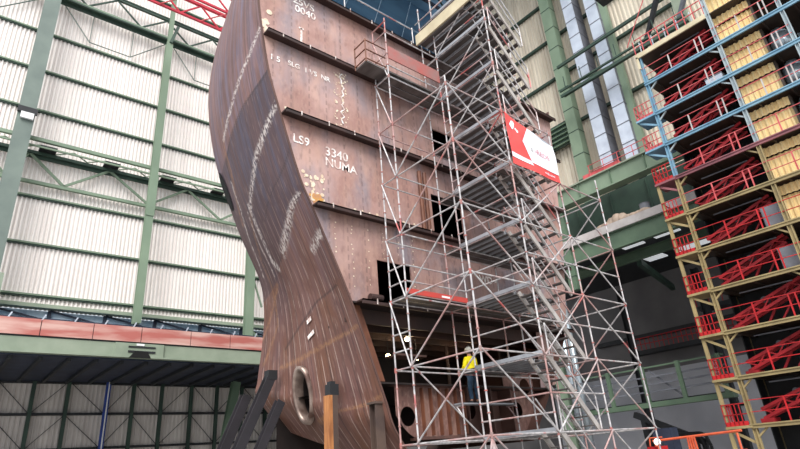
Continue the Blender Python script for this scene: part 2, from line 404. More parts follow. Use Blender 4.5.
# middle walkway girder with W bracing
t = thing('walkway_girder', (6, 35.4, 16.6), 'green walkway girder across the wall with large zigzag braces', 'girder')
MB().box(-8, 34.9, 19.5, 22, 35.1, 19.72).box(-8, 34.95, 19.1, 22, 35.05, 19.2).build('outer_chord', MAT['green'], t)
MB().box(-8, 35.7, 19.0, 22, 35.95, 19.2).box(-8, 35.9, 18.8, 22, 36.0, 19.0).build('inner_chord', MAT['green_dark'], t)
x = -7.5; k = 0
while x < 21:
    if k % 4 == 3: MB().box(x, 35.0, 19.25, x+.9, 35.8, 19.32).build('grating_plate', MAT['dark'], t)
    else: MB().bar((x, 35.0 if k % 2 else 35.8, 19.28), (x+.9, 35.8 if k % 2 else 35.0, 19.28), .06, .06).build('lacing_bar', MAT['green_pale'], t)
    x += .9; k += 1
MB().box(-8, 35.75, 17.05, 22, 35.95, 17.25).build('bottom_chord', MAT['green'], t)
zz = [(-6.2, 19.0), (-3.4, 17.2), (-.8, 19.0), (1.0, 17.2), (1.9, 19.05), (4.0, 17.25), (6.4, 19.05), (9.0, 17.25), (11.5, 19.05), (14.0, 17.25), (16.5, 19.05), (19, 17.25)]
for (xa, za), (xb, zb) in zip(zz, zz[1:]):
    MB().bar((xa, 35.8, za), (xb, 35.8, zb), .1, .07).bar((xa+.13, 35.8, za), (xb+.13, 35.8, zb), .1, .07).build('diagonal', MAT['green'], t)

# gallery girder (red band over green beam) and its soffit
t = thing('gallery_girder', (6, 32, 6.28), 'gallery girder with pale-streaked red panels over a pale green beam', 'girder')
jx = [-6.5, -3.9, -1.3, 1.3, 3.8, 6.16, 8.55, 11.26, 13.64, 16.2, 18.8, 21.4]
for a, b in zip(jx, jx[1:]): MB().box(a+.02, 31.92, 7.14, b-.02, 32.1, 7.95).build('red_panel', MAT['red_panel'], t)
MB().box(-6.5, 31.98, 7.08, 21.4, 32.2, 7.9).build('backing_plate', MAT['dark'], t)
MB().box(-6.5, 32.0, 6.35, 21.4, 32.2, 7.06).box(-6.5, 31.85, 6.28, 21.4, 32.3, 6.36).build('green_beam', MAT['green_pale'], t)
b = MB().box(7.3, 31.9, 6.27, 9.8, 32.0, 7.06).build('vent_plate', MAT['green_pale'], t); tag(b, 'paler green vent plate with two dark slots')
MB().box(7.95, 31.86, 6.82, 9.35, 31.9, 6.9).build('vent_slot', MAT['dark'], b)
MB().box(7.95, 31.86, 6.55, 9.35, 31.9, 6.66).build('vent_slot', MAT['dark'], b)
MB().box(8.35, 31.87, 6.93, 8.75, 31.9, 7.04).build('number_plate', MAT['white'], b)
MB().add([(8.0, 31.84, 6.27), (9.15, 31.84, 6.27), (8.95, 31.84, 6.62), (8.3, 31.84, 6.62)], [(0, 1, 2, 3)]).build('duct_opening', MAT['black'], b)
MB().box(-6.5, 32.2, 6.2, 25, 41, 6.3).build('soffit', MAT['navy'], t)
x = -6
while x < 21: MB().box(x, 32.3, 6.02, x+.16, 39.5, 6.2).build('soffit_joist', MAT['dark'], t); x += 1.25
MB().box(-6.5, 32.5, 7.95, 21.4, 32.7, 8.16).build('cable_tray', MAT['navy'], t)
x = -6.3
while x < 21: MB().bar((x, 32.42, 8.02), (x+.14, 32.42, 8.32), .04, .07).build('tray_bracket', MAT['duct'], t); x += 1.45
x = -6.4; mb = MB()
while x < 21: mb.box(x, 32.44, 7.99, x+.08, 32.5, 8.06); x += .22
mb.build('perforated_edge', MAT['duct_dark'], t)

o = MB().ibeam((16.1, 36.4, 5.9), (14.9, 36.4, G0), .55, .4, .05, up=(0, 1, 0)).build('raking_strut', MAT['green_deep'])
tag(o, 'dark green raking strut under the gallery beside the hull', 'strut')

# red lattice gantry high at the left
t = thing('red_gantry', (9, 29, 29), 'red lattice gantry high in front of the cream wall', 'gantry')
for y in (30.0, 28.2):
    MB().box(3.5, y-.07, 28.95, 24, y+.07, 29.1).build('bottom_chord', MAT['red_gantry'], t)
    MB().box(3.5, y-.1, 30.35, 24, y+.1, 30.55).build('top_chord', MAT['red_gantry'], t)
    x = 4.1; k = 0
    while x < 22.5:
        a, b = ((x, y, 29.05), (x+1.35, y, 30.4)) if k % 2 else ((x, y, 30.4), (x+1.35, y, 29.05))
        MB().bar(a, b, .08, .1).build('diagonal', MAT['red_gantry'], t); x += 1.35; k += 1
x = 4.1
while x < 22.5:
    MB().bar((x, 30, 29.05), (x+1.35, 28.2, 29.05), .06, .06).build('cross_lacing', MAT['red_pink'], t); x += 2.7
MB().box(3.5, 29.0, 31.6, 24, 29.15, 31.72).build('handrail', MAT['red_gantry'], t)

# ================================================================== SHIP BLOCK
ROWS = [((11.3, -.3), (9.9, 1.45)), ((10.43, .89), (8.98, 2.5)), ((10.14, 1.7), (8.98, 3.1)), ((9.63, 3.08), (9.13, 4.5)), ((9.2, 4.2), (9.15, 5.7)), ((8.75, 5.25), (8.93, 6.8)),
        ((7.79, 7.25), (8.08, 8.46)), ((7.35, 8.2), (7.42, 10)), ((6.69, 10.21), (6.92, 11.4)), ((6.28, 11.6), (6.57, 13.1)), ((6.02, 13.03), (6.47, 14.84)), ((5.84, 14.4), (6.72, 17.35)), ((5.74, 16.0), (7.3, 20.2))]
YF, YB = 12.8, 18.5
def cat(p, t):
    n = len(p)-1; x = max(0, min(n-1e-6, t*n)); i = int(x); f = x-i
    g = lambda k: p[max(0, min(n, k))]
    a, b, c, d = g(i-1), g(i), g(i+1), g(i+2)
    return .5*((2*b)+(-a+c)*f+(2*a-5*b+4*c-d)*f*f+(-a+3*b-3*c+d)*f**3)
FX = [r[0][0] for r in ROWS]; FZ = [r[0][1] for r in ROWS]; AX = [r[1][0] for r in ROWS]; AZ = [r[1][1] for r in ROWS]
def shell(u, v):
    """u: 0 at the cut face, 1 at the far end; v: 0 bottom, 1 top"""
    x0, z0, x1, z1 = cat(FX, v), cat(FZ, v), cat(AX, v), cat(AZ, v)
    b = .22*math.sin(math.pi*u)
    return Vector((x0+(x1-x0)*u-b, YF+(YB-YF)*u, z0+(z1-z0)*u))
def shell_x(z, u):
    lo, hi = 0.0, 1.0
    for _ in range(30):
        m = (lo+hi)/2
        if shell(u, m).z < z: lo = m
        else: hi = m
    return shell(u, lo).x
RIGHT = [(16.3, 22.2), (12.0, 21.5), (8.3, 20.9), (4.5, 19.9), (1.76, 17.8), (.4, 16.6)]
def right_x(z):
    for (za, xa), (zb, xb) in zip(RIGHT, RIGHT[1:]):
        if za >= z >= zb: return xa+(xb-xa)*(za-z)/(za-zb)
    return RIGHT[0][1] if z > 16 else RIGHT[-1][1]

ship = thing('ship_hull_block', (13, 14, G0), 'huge rust-brown ship hull block with curved bow shell', 'ship section')
NU, NV = 130, 330
TUN = (.54, .145); TR = .77           # bow thruster tunnel (u, v) and radius
HAW = (.955, .588)
tc = shell(*TUN); hc = shell(*HAW)
mb = MB(); mb.uv = []
for j in range(NV+1):
    for i in range(NU+1):
        mb.v.append(tuple(shell(i/NU, j/NV))); mb.uv.append((i/NU, j/NV))
TE = .46
def in_tunnel(p): return (((p.y-tc.y)/TE)**2+(p.z-tc.z-(tc.y-p.y)*.35)**2) < TR**2
def in_hawse(p): return ((p.y-hc.y)/.34)**2+((p.z-hc.z+(p.y-hc.y)*.0)/.62)**2 < 1
for j in range(NV):
    for i in range(NU):
        c = shell((i+.5)/NU, (j+.5)/NV)
        if in_tunnel(c): continue
        mb.f.append((j*(NU+1)+i, (j+1)*(NU+1)+i, (j+1)*(NU+1)+i+1, j*(NU+1)+i+1)); mb.mi.append(0)
hull = mb.build('hull_shell', MAT['shell'], ship, smooth=True)
tag(hull, 'dark curved outer plating with bluish streaks')
# rim of plate thickness along the cut
mb = MB()
for j in range(NV):
    a, b = shell(0, j/NV), shell(0, (j+1)/NV)
    mb.add([a+Vector((-.02, -.03, 0)), b+Vector((-.02, -.03, 0)), b+Vector((.035, -.03, 0)), a+Vector((.035, -.03, 0)),
            a+Vector((-.02, .02, 0)), b+Vector((-.02, .02, 0)), b+Vector((.035, .02, 0)), a+Vector((.035, .02, 0))], [(0, 3, 2, 1), (0, 1, 5, 4), (3, 7, 6, 2)])
mb.build('shell_edge', MAT['bulk_dark'], ship)
# bottom closing plate (turn of the bilge)
mb = MB(); n = 20
for i in range(n+1):
    p = shell(i/n, 0); mb.v.append(tuple(p)); mb.v.append((p.x+1.6, p.y, p.z-.35+.12*(1-i/n))); mb.v.append((14.5, p.y, .15+.2*i/n))
for i in range(n):
    for k in range(2): mb.f.append((i*3+k, i*3+k+1, i*3+k+4, i*3+k+3)); mb.mi.append(0)
mb.build('bottom_plating', MAT['bulk_dark'], ship, smooth=True)

_e = .6
GY = (shell_x(tc.z, TUN[0]+.06)-shell_x(tc.z, TUN[0]-.06))/(.12*(YB-YF)); GZ_ = (shell_x(tc.z+_e, TUN[0])-shell_x(tc.z-_e, TUN[0]))/(2*_e)
def ring_point(a, r, off=0.0):
    y, z = tc.y+math.cos(a)*r*TE, tc.z+math.sin(a)*r-math.cos(a)*r*TE*.35
    return Vector((tc.x+GY*(y-tc.y)+GZ_*(z-tc.z)-.06+off, y, z))
mb = MB(); N = 40
for i in range(N):
    a = 2*math.pi*i/N
    for r, off in ((TR+.12, .12), (TR+.1, -.03), (TR+.0, -.05), (TR-.06, .02), (TR-.08, .4)): mb.v.append(tuple(ring_point(a, r, off)))
for i in range(N):
    j = (i+1) % N
    for k in range(4): mb.f.append((i*5+k, i*5+k+1, j*5+k+1, j*5+k)); mb.mi.append(0)
ring = mb.build('tunnel_ring', MAT['steel_bright'], ship, smooth=True); tag(ring, 'bright machined ring round the thruster tunnel')
mb = MB()
for i in range(N):
    a = 2*math.pi*i/N; p = ring_point(a, TR-.08, .3); mb.v.append(tuple(p)); mb.v.append((p.x+2.2, p.y, p.z))
mb.v.append((tc.x+2.2, tc.y, tc.z))
for i in range(N):
    j = (i+1) % N; mb.f.append((i*2, i*2+1, j*2+1, j*2)); mb.f.append((i*2+1, j*2+1, 2*N)); mb.mi += [0, 0]
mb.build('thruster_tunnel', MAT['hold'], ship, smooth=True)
for a in (0.6, 2.7, 4.8):
    MB().bar(ring_point(a, .05, 1.0), ring_point(a, TR-.1, 1.0), .3, .06, up=(1, 0, .4)).build('tunnel_blade', MAT['rust'], ship)
# hawse pocket near the far edge, its dark inside laid on as a flat black patch
mb = MB(); n = 16
for i in range(n):
    a = 2*math.pi*i/n; y = min(YB, hc.y+math.cos(a)*.3); z = hc.z+math.sin(a)*.75+math.cos(a)*.25
    u = (y-YF)/(YB-YF); mb.v.append((shell_x(z, u)-.03, y, z))
mb.f.append(tuple(range(n))); mb.mi.append(0)
tag(mb.build('hawse_patch', MAT['black'], ship), 'small flat black patch for the dark opening near the far edge of the shell')

LINES = [  # (u, v) polylines: pale chalked welds, dark plate joints, rusty welds
    ('pale', .075, [(0.0, .849), (.169, .804), (.322, .769), (.508, .724), (.729, .683)]),
    ('joint', .035, [(0.0, .752), (.085, .739), (.322, .714), (.627, .673), (.78, .638), (.80, .60)]),
    ('pale', .085, [(0.0, .683), (.169, .653), (.373, .618), (.559, .563), (.644, .528)]),
    ('rusty', .07, [(.678, .72), (.746, .663), (.735, .623), (.814, .563), (.864, .513)]),
    ('pale', .05, [(.80, .60), (.80, .54), (.86, .48), (.9, .42)]),
    ('pale', .09, [(.644, .543), (.644, .492), (.644, .442), (.593, .432)]),
    ('pale', .035, [(.70, .53), (.72, .47), (.70, .42)]),
    ('joint', .03, [(0.0, .543), (.254, .482), (.525, .442)]),
    ('pale', .10, [(.06, .536), (.26, .486), (.46, .452)]),
    ('pale', .07, [(.017, .467), (.15, .45)]),
    ('joint', .035, [(.068, .397), (.271, .357), (.508, .291), (.695, .236)]),
    ('rusty', .06, [(.02, .30), (.085, .286), (.356, .246), (.542, .221), (.75, .20)]),
    ('rusty', .07, [(0.0, .176), (.22, .126), (.492, .06)]),
    ('rusty', .07, [(1.0, .251), (.797, .357), (.70, .40)]),
    ('rusty', .05, [(.644, .533), (.814, .447), (.797, .357), (.78, .29), (.95, .20)]),
    ('joint', .02, [(.0, .62), (.25, .57), (.5, .50)])]
def seg_d(p, a, b):
    d = (b[0]-a[0], b[1]-a[1]); q = max(0, min(1, ((p[0]-a[0])*d[0]+(p[1]-a[1])*d[1])/(d[0]*d[0]+d[1]*d[1]+1e-12)))
    return math.hypot(p[0]-a[0]-d[0]*q, p[1]-a[1]-d[1]*q)
HU, HV = 5.7, 17.5           # metres per unit u, v
paint = {k: [0.0]*len(hull.data.vertices) for k in ('pale', 'joint', 'rusty')}
for kind, w, pts in LINES:
    P = [(u*HU, v*HV) for u, v in pts]
    v0, v1 = min(p[1] for p in pts)-.02, max(p[1] for p in pts)+.02
    for j in range(max(0, int(v0*NV)), min(NV, int(v1*NV)+1)+1):
        for i in range(NU+1):
            q = (i/NU*HU, j/NV*HV); d = min(seg_d(q, A, B) for A, B in zip(P, P[1:]))
            f_ = max(0.0, min(1.0, 1.6-d/w))
            k = j*(NU+1)+i
            if f_ > paint[kind][k]: paint[kind][k] = f_
for k, vals in paint.items():
    at = hull.data.attributes.new(k, 'FLOAT', 'POINT'); at.data.foreach_set('value', vals)
for pts in ([(.373, .312), (.424, .300)], [(.373, .281), (.441, .264)]):
    A, B = shell(*pts[0])+Vector((-.03, 0, 0)), shell(*pts[1])+Vector((-.03, 0, 0)); sd_ = (B-A).cross(Vector((-1, 0, 0))).normalized()*.07
    tag(MB().add([A+sd_, B+sd_, B-sd_, A-sd_], [(0, 1, 2, 3)]).build('chalk_dash', MAT['chalk'], ship), 'short white dash on the lower shell')

# decks
DECKS = [15.6, 13.0, 10.2, 7.3, 4.5, 2.2]
for z in DECKS:
    mb = MB(); n = 14
    for i in range(n+1):
        u = i/n; y = YF+(YB-YF)*u
        xl = shell_x(z, u)+.03; xr = right_x(z)
        for zz in (z-.05, z): mb.v += [(xl, y, zz), (xr, y, zz)]
    for i in range(n):
        b = i*4
        mb.f += [(b, b+1, b+5, b+4), (b+2, b+6, b+7, b+3)]; mb.mi += [0, 0]
    mb.f.append((0, 2, 3, 1)); mb.mi.append(0)
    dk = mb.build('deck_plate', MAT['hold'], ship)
    if z < 3: continue
    xl, xr = shell_x(z, 0)+(.05 if z > 5 else .2), right_x(z)
    e = MB().box(xl, YF-.36, z-.05, xr, YF, z).box(xl, YF-.36, z-.14, xr, YF-.3, z)
    e = e.build('deck_edge', MAT['deckedge'], dk)  # dark brown takes in the shadow band under the protruding deck
    x = xl+.5
    while x < min(xr, 14.5):
        MB().box(x, YF-.375, z-.13, x+.035, YF-.355, z+.04).build('lifting_tab', MAT['seam'], e); x += 1.0

# bulkhead tiers with their openings
def tier(z0, z1, holes, mat, y=YF, lab=None):
    zs = sorted({z0, z1, *[h[1] for h in holes], *[h[3] for h in holes]} | {z0+(z1-z0)*k/8 for k in range(9)})
    mb = MB()
    for za, zb in zip(zs, zs[1:]):
        hs = [h for h in holes if h[1] < (za+zb)/2 < h[3]]
        xl = lambda z: shell_x(z, 0)+.02
        ed = sorted([v for h in hs for v in (h[0], h[2])])
        spans = []; prev = None
        for h in sorted(hs): spans.append((prev, h[0])); prev = h[2]
        spans.append((prev, None))
        for a, b in spans:
            la, lb = (xl(za), xl(zb)) if a is None else (a, a)
            ra, rb = (right_x(za), right_x(zb)) if b is None else (b, b)
            mb.add([(la, y, za), (ra, y, za), (rb, y, zb), (lb, y, zb), (la, y+.05, za), (ra, y+.05, za), (rb, y+.05, zb), (lb, y+.05, zb)],
                   [(0, 1, 2, 3), (1, 5, 6, 2), (4, 0, 3, 7), (5, 4, 7, 6)])
    o = mb.build('bulkhead_plate', mat, ship)
    if lab: tag(o, lab)
    return o
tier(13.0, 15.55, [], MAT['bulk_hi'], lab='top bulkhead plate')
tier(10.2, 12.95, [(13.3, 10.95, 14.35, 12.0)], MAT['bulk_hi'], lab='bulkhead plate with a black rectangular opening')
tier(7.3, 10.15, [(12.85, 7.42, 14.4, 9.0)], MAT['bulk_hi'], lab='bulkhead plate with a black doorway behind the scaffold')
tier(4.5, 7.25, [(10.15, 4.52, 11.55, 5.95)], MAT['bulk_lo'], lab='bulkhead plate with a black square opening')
# closing side and far bulkheads inside
mb = MB()
for (za, xa), (zb, xb) in zip(RIGHT, RIGHT[1:]): mb.add([(xa, YF, za), (xa, YB, za), (xb, YB, zb), (xb, YF, zb)], [(0, 1, 2, 3)])
mb.build('side_plate', MAT['bulk_dark'], ship)
mb = MB()
for k in range(20):
    za, zb = .6+k*.75, .6+(k+1)*.75
    mb.add([(shell_x(max(za, 2.0), 1)+.05, YB-.6, za), (right_x(za), YB-.6, za), (right_x(zb), YB-.6, zb), (shell_x(max(zb, 2.0), 1)+.05, YB-.6, zb)], [(0, 1, 2, 3)])
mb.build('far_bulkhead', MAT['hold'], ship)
# open hold between decks: beams, frames and webs
for k in range(6):
    y = 13.3+k*.85
    MB().box(shell_x(4.4, (y-YF)/(YB-YF))+.1, y, 4.0, 19.7, y+.05, 4.45).build('deck_beam', MAT['hold_beam'], ship)
for k in range(7):
    z0, z1 = 2.25, 4.45; y = 13.0+k*.8; u = (y-YF)/(YB-YF)
    mb = MB(); n = 6
    for q in range(n):
        za, zb = z0+(z1-z0)*q/n, z0+(z1-z0)*(q+1)/n
        xa, xb = shell_x(za, u)+.03, shell_x(zb, u)+.03
        mb.add([(xa, y, za), (xa+.42, y, za), (xb+.42, y, zb), (xb, y, zb)], [(0, 1, 2, 3)])
    mb.build('side_frame', MAT['rust'] if k == 0 else MAT['hold_beam'], ship)
for x in (13.4, 15.2, 16.7, 18.3): MB().tube((x, 15.2, 2.2), (x, 15.2, 4.5), .07).build('pillar', MAT['hold_beam'], ship)
MB().box(10.9, 13.0, 3.05, 12.1, 13.6, 3.11).build('bracket_shelf', MAT['bulk_dark'], ship)
# lower double-bottom tier
YL = 13.1
mb = MB(); n = 156; hx, hz, hr = 11.2, 1.28, .28
# plate as strips round a round hole
for k in range(n):
    xa, xb = 10.75+k*.04, 10.75+(k+1)*.04
    bot = lambda x: .66+max(0, (11.6-x))**2*.9
    def cut(x):
        d = hr*hr-(x-hx)**2
        return math.sqrt(d) if d > 0 else 0
    ca, cb = cut(xa), cut(xb)
    top = 2.18
    if ca or cb:
        mb.add([(xa, YL, bot(xa)), (xb, YL, bot(xb)), (xb, YL, hz-cb), (xa, YL, hz-ca)], [(0, 1, 2, 3)])
        mb.add([(xa, YL, hz+ca), (xb, YL, hz+cb), (xb, YL, top), (xa, YL, top)], [(0, 1, 2, 3)])
    elif xa < 13.6: mb.add([(xa, YL, min(top, bot(xa))), (xb, YL, bot(xb)), (xb, YL, top), (xa, YL, top)], [(0, 1, 2, 3)])
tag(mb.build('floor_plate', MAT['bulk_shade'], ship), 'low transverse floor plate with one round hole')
for k in range(6):
    x = 11.75+k*.36; MB().box(x, YL-.14, .72, x+.03, YL, 2.1).build('stiffener', MAT['rust'], ship)
MB().box(10.6, YL-.2, 2.14, 17.9, YL+.1, 2.2).build('tank_top_edge', MAT['bulk_dark'], ship)
MB().box(11.4, YL-.3, .6, 17.2, YL+.2, .68).build('keel_flange', MAT['bulk_dark'], ship)
def holed_plate(x0, x1, z0, z1, y, holes, mat):
    mb = MB(); n = int((x1-x0)/.03)
    for k in range(n):
        xa, xb = x0+(x1-x0)*k/n, x0+(x1-x0)*(k+1)/n; zz = [z0]; xm = (xa+xb)/2
        segs = [(z0, z1)]
        for cx, cz, r in holes:
            d = r*r-(xm-cx)**2
            if d > 0: segs = [(z0, cz-math.sqrt(d)), (cz+math.sqrt(d), z1)]
        for a, b in segs: mb.add([(xa, y, a), (xb, y, a), (xb, y, b), (xa, y, b)], [(0, 1, 2, 3)])
    return mb.build('floor_plate', mat, ship)
holed_plate(13.7, 16.0, .7, 2.15, YL+.5, [(14.4, 1.5, .3), (15.3, 1.45, .3)], MAT['bulk_dark'])
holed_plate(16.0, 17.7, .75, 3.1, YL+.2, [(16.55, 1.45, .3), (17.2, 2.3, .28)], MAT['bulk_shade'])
for x in (13.75, 14.9, 15.95): MB().box(x, YL-.1, .7, x+.05, YL+.5, 2.15).build('stiffener', MAT['bulk_dark'], ship)
MB().add([(18.2, YL, 4.4), (19.8, YL, 4.4), (18.9, YL, 2.4), (17.9, YL, 2.2)], [(0, 1, 2, 3)]).build('bilge_bracket', MAT['bulk_lo'], ship)
# vertical pipes, small box girder by the doorway
for x in (12.25, 12.5): MB().tube((x, YF-.13, 7.3), (x, YF-.13, 9.7), .07).build('pipe', MAT['rust'], ship)
MB().tube((9.65, YF-.2, 4.62), (10.1, YF-.2, 4.62), .11, 12).build('hose_reel', MAT['deckedge'], ship)
# bare plates and spatter
def blobs(name, cx, cz, dx, dz, n, mat, r=(.03, .09), lab=None):
    mb = MB()
    for _ in range(n):
        x, z = cx+random.uniform(-dx, dx), cz+random.uniform(-dz, dz)
        if x < shell_x(z, 0)+.1: x = shell_x(z, 0)+.1+random.random()*.15
        mb.disc((x, YF-.012-random.random()*.006, z), random.uniform(*r), 8, squash=random.uniform(.6, 1.6))
    o = mb.build(name, mat, ship); tag(o, lab); return o
blobs('primer_patch', 6.15, 13.5, .1, .5, 8, MAT['cream_primer'], (.06, .13), 'cream filler spots by the upper shell edge')
blobs('primer_patch', 9.0, 11.6, .3, 1.2, 60, MAT['cream_primer'], (.012, .045), 'column of cream weld spots on the second plate')
blobs('primer_patch', 7.85, 7.9, .4, .5, 26, MAT['cream_primer'], (.02, .08), 'cream patch above the lower deck edge')
blobs('primer_patch', 8.05, 7.5, .35, .12, 18, MAT['ochre'], (.03, .09), 'ochre patch above the lower deck edge')
for z, a, b in ((13.12, 6.3, 9.5), (10.32, 6.9, 12.6), (7.45, 8.2, 12.5)):
    mb = MB(); x = a
    while x < b: mb.disc((x, YF-.012, z+random.uniform(0, .12)), random.uniform(.03, .07), 7); x += random.uniform(.22, .5)
    tag(mb.build('weld_spots', MAT['cream_primer'], ship), 'row of pale weld spots above the deck edge')
mb = MB()
for k in range(6):
    x = 8.6+k*.62; z = 6.9
    while z > 4.8:
        if not (10.1 < x < 11.6 and z < 6.0) and x > shell_x(z, 0)+.1: mb.disc((x+random.uniform(-.03, .03), YF-.012, z), random.uniform(.012, .03), 6)
        z -= random.uniform(.1, .4)
mb.build('weld_spots', MAT['cream_primer'], ship)
mb = MB()
mb.box(7.42, YF-.015, 13.35, 7.5, YF-.008, 13.95); mb.box(7.36, YF-.015, 13.9, 7.56, YF-.008, 13.98)
mb.build('chalk_marking', MAT['chalk'], ship)
mb = MB(); z = 12.75
zp = [(9.05+random.uniform(-.1, .1), 12.75-k*.15) for k in range(15)]
for (xa, za), (xb, zb) in zip(zp, zp[1:]): mb.add([(xa-.03, YF-.012, za), (xa+.03, YF-.012, za), (xb+.03, YF-.012, zb), (xb-.03, YF-.012, zb)], [(0, 1, 2, 3)])
mb.build('chalk_marking', MAT['chalk'], ship)
for body, sz, x, z in (('25VS', .42, 7.12, 14.98), ('0040', .42, 7.2, 14.62), ('1 5', .3, 6.3, 12.1), ('SLG  1 VS  NR', .27, 6.95, 12.15), ('LS9', .42, 7.14, 9.3), ('3340', .45, 8.3, 9.2), ('NUMA', .42, 8.3, 8.82), ('WD 4', .4, 14.9, 5.9)):
    text_mb(body, sz, (x, YF-.012, z), (1, 0, 0), (0, 0, 1)).build('chalk_marking', MAT['chalk'], ship)

# shores and posts under the hull
def shore(name, top, foot, w, mat, lab, cap=None):
    t = thing(name, foot, lab, 'prop')
    MB().ibeam(foot, top, w, w, .04, up=(0, 1, 0)).build('prop_shaft', mat, t)
    MB().box(foot[0]-.25, foot[1]-.22, G0, foot[0]+.25, foot[1]+.22, G0+.06).build('foot_plate', mat, t)
    if cap: MB().box(top[0]-cap, top[1]-cap, top[2]-.15, top[0]+cap, top[1]+cap, top[2]+.15).build('head_plate', MAT['dark'], t)
    return t
shore('raking_shore', (8.72, 17.0, 3.0), (6.5, 17.0, G0), .3, MAT['shore'], 'dark raking steel shore nearest the hull edge, leaning on the shell', .16)
shore('raking_shore', (8.75, 16.4, 2.1), (6.9, 16.4, G0), .26, MAT['shore'], 'dark raking steel shore leaning under the tunnel ring')
shore('raking_shore', (8.75, 18.9, 2.6), (6.9, 18.9, G0), .32, MAT['shore'], 'dark raking steel shore behind the others at the far hull corner')
MB().bar((6.9, 17.0, 0), (8.6, 18.9, 0), .18, .18).build('strut', MAT['shore'])
tag(COL.objects[-1], 'dark cross strut tying the raking shores', 'strut')
t = thing('timber_post', (9.05, 14.25, G0), 'upright orange timber post standing before the hull', 'post')
MB().box(9.1, 14.1, G0, 9.22, 14.4, 2.0).build('timber_half', MAT['timber'], t)
MB().box(9.22, 14.1, G0, 9.4, 14.4, 2.0).build('darker_half', MAT['shore_brown'], t)  # right half of the post, in a darker brown
MB().box(9.16, 14.12, 2.0, 9.46, 14.4, 2.32).box(9.2, 14.15, 2.32, 9.36, 14.35, 2.4).build('jack_head', MAT['dark'], t)
t = thing('steel_post', (10.1, 13.3, G0), 'short grey steel post under the cut hull edge', 'post')
MB().ibeam((10.05, 13.1, G0), (10.05, 13.1, 1.62), .3, .3, .03, up=(0, 1, 0)).build('post_shaft', MAT['shore_brown'], t)
MB().box(9.85, 12.9, 1.62, 10.25, 13.3, 1.68).build('post_head', MAT['shore_brown'], t)

# ================================================================== SCAFFOLD
sc = thing('scaffold_tower', (14, 11, G0), 'tall silver tube scaffold with worn red couplers and stairs beside the hull', 'scaffold')
X4 = [10.28, 12.85, 15.42, 17.99]; YO, YM, YI = 9.1, 11.67, 12.40
LV = [0.45+2*k for k in range(-1, 9)]
TOP = {(0, YO): 10.75, (1, YO): 18.6, (2, YO): 10.55, (3, YO): 9.3, (0, YM): 15.1, (1, YM): 18.6, (2, YM): 18.6, (3, YM): 18.6,
       (0, YI): 14.9, (1, YI): 17.6, (2, YI): 18.6, (3, YI): 18.6}
R = .0255
for (i, y), zt in TOP.items():
    x = X4[i]
    mb = MB(); mb.tube((x, y, G0+.05), (x, y, zt), R, 8, 0)
    z = .45-2
    while z < zt:
        mb.tube((x, y, z-.015), (x, y, z+.015), .044, 8, 1); z += .5
    for z in LV:
        if z < zt: mb.tube((x, y, z-.07), (x, y, z+.07), .042, 8, 1)
    st = mb.build('standard', [MAT['tube'], MAT['rosette']], sc)
    MB().box(x-.08, y-.08, G0, x+.08, y+.08, G0+.02).build('base_plate', MAT['tube'], st)
def T(name, p, q, r=R*.95, mat='tube'): return MB().tube(p, q, r, 7).build(name, MAT[mat], sc)
def has(i, y, z): return TOP[(i, y)] > z-.1
for z in LV:
    for y in (YO, YM, YI):
        for i in range(3):
            if has(i, y, z) and has(i+1, y, z) and not (y == YO and z > 10.6): T('ledger', (X4[i], y, z), (X4[i+1], y, z))
    for i in range(4):
        if has(i, YO, z) and has(i, YM, z): T('transom', (X4[i], YO, z), (X4[i], YM, z))
        if has(i, YM, z) and has(i, YI, z): T('transom', (X4[i], YM, z), (X4[i], YI, z))
# guard rails
for z in LV[1:]:
    for dz in (.5, 1.0):
        if z+dz < 15: T('guard_rail', (X4[0], YM, z+dz), (X4[1], YM, z+dz)) if 3 < z < 5 or 12 < z < 13 else None
        if z+dz < 15 and (1 < z < 5 or z > 12): T('guard_rail', (X4[0], YM, z+dz), (X4[0], YI+.05, z+dz))
        if z < 9: T('guard_rail', (X4[2], YO, z+dz), (X4[3], YO, z+dz)) if dz == 1.0 and z in (LV[2], LV[3]) else None
        T('guard_rail', (X4[1], YO, z+dz), (X4[1], YM, z+dz))
        if has(2, YO, z+dz): T('guard_rail', (X4[1], YO, z+dz), (X4[2], YO, z+dz)) if dz == 1.0 and z < 7 else None
        T('guard_rail', (X4[3], YM, z+dz), (X4[3], YI, z+dz))
# diagonals
for z in LV[:-1]:
    zt = z+2
    if has(0, YO, zt): T('diagonal_brace', (X4[0], YO-.05, zt), (X4[1], YO-.05, z)); T('diagonal_brace', (X4[0]-.05, YO, zt), (X4[0]-.05, YM, z))
    if has(2, YO, zt) and zt < 9: T('diagonal_brace', (X4[1], YO-.05, z), (X4[2], YO-.05, zt))
    if has(3, YO, zt-.2): T('diagonal_brace', (X4[2], YO-.05, zt), (X4[3], YO-.05, z)); T('diagonal_brace', (X4[3]+.05, YO, zt), (X4[3]+.05, YM, z))
    if 2 < z < 13: T('diagonal_brace', (X4[0]-.05, YM, z), (X4[0]-.05, YI, zt))
    if z > 8: T('diagonal_brace', (X4[1], YO-.05, zt), (X4[1]-.05, YM, z))
    if z > 8: T('diagonal_brace', (X4[2], YM-.05, z), (X4[3], YM-.05, zt))
    if z > 10: T('diagonal_brace', (X4[3]+.05, YM, z), (X4[3]+.05, YI, zt))
# raker down to the left at the lower left bay
T('diagonal_brace', (X4[0], YM-.05, 2.45), (X4[1], YM-.05, .45))
# bottom fan
for dx in (-.75, -.25, .3, .8): T('diagonal_brace', (X4[0], YO, .4), (X4[0]+dx, YO-.05, G0+.15))
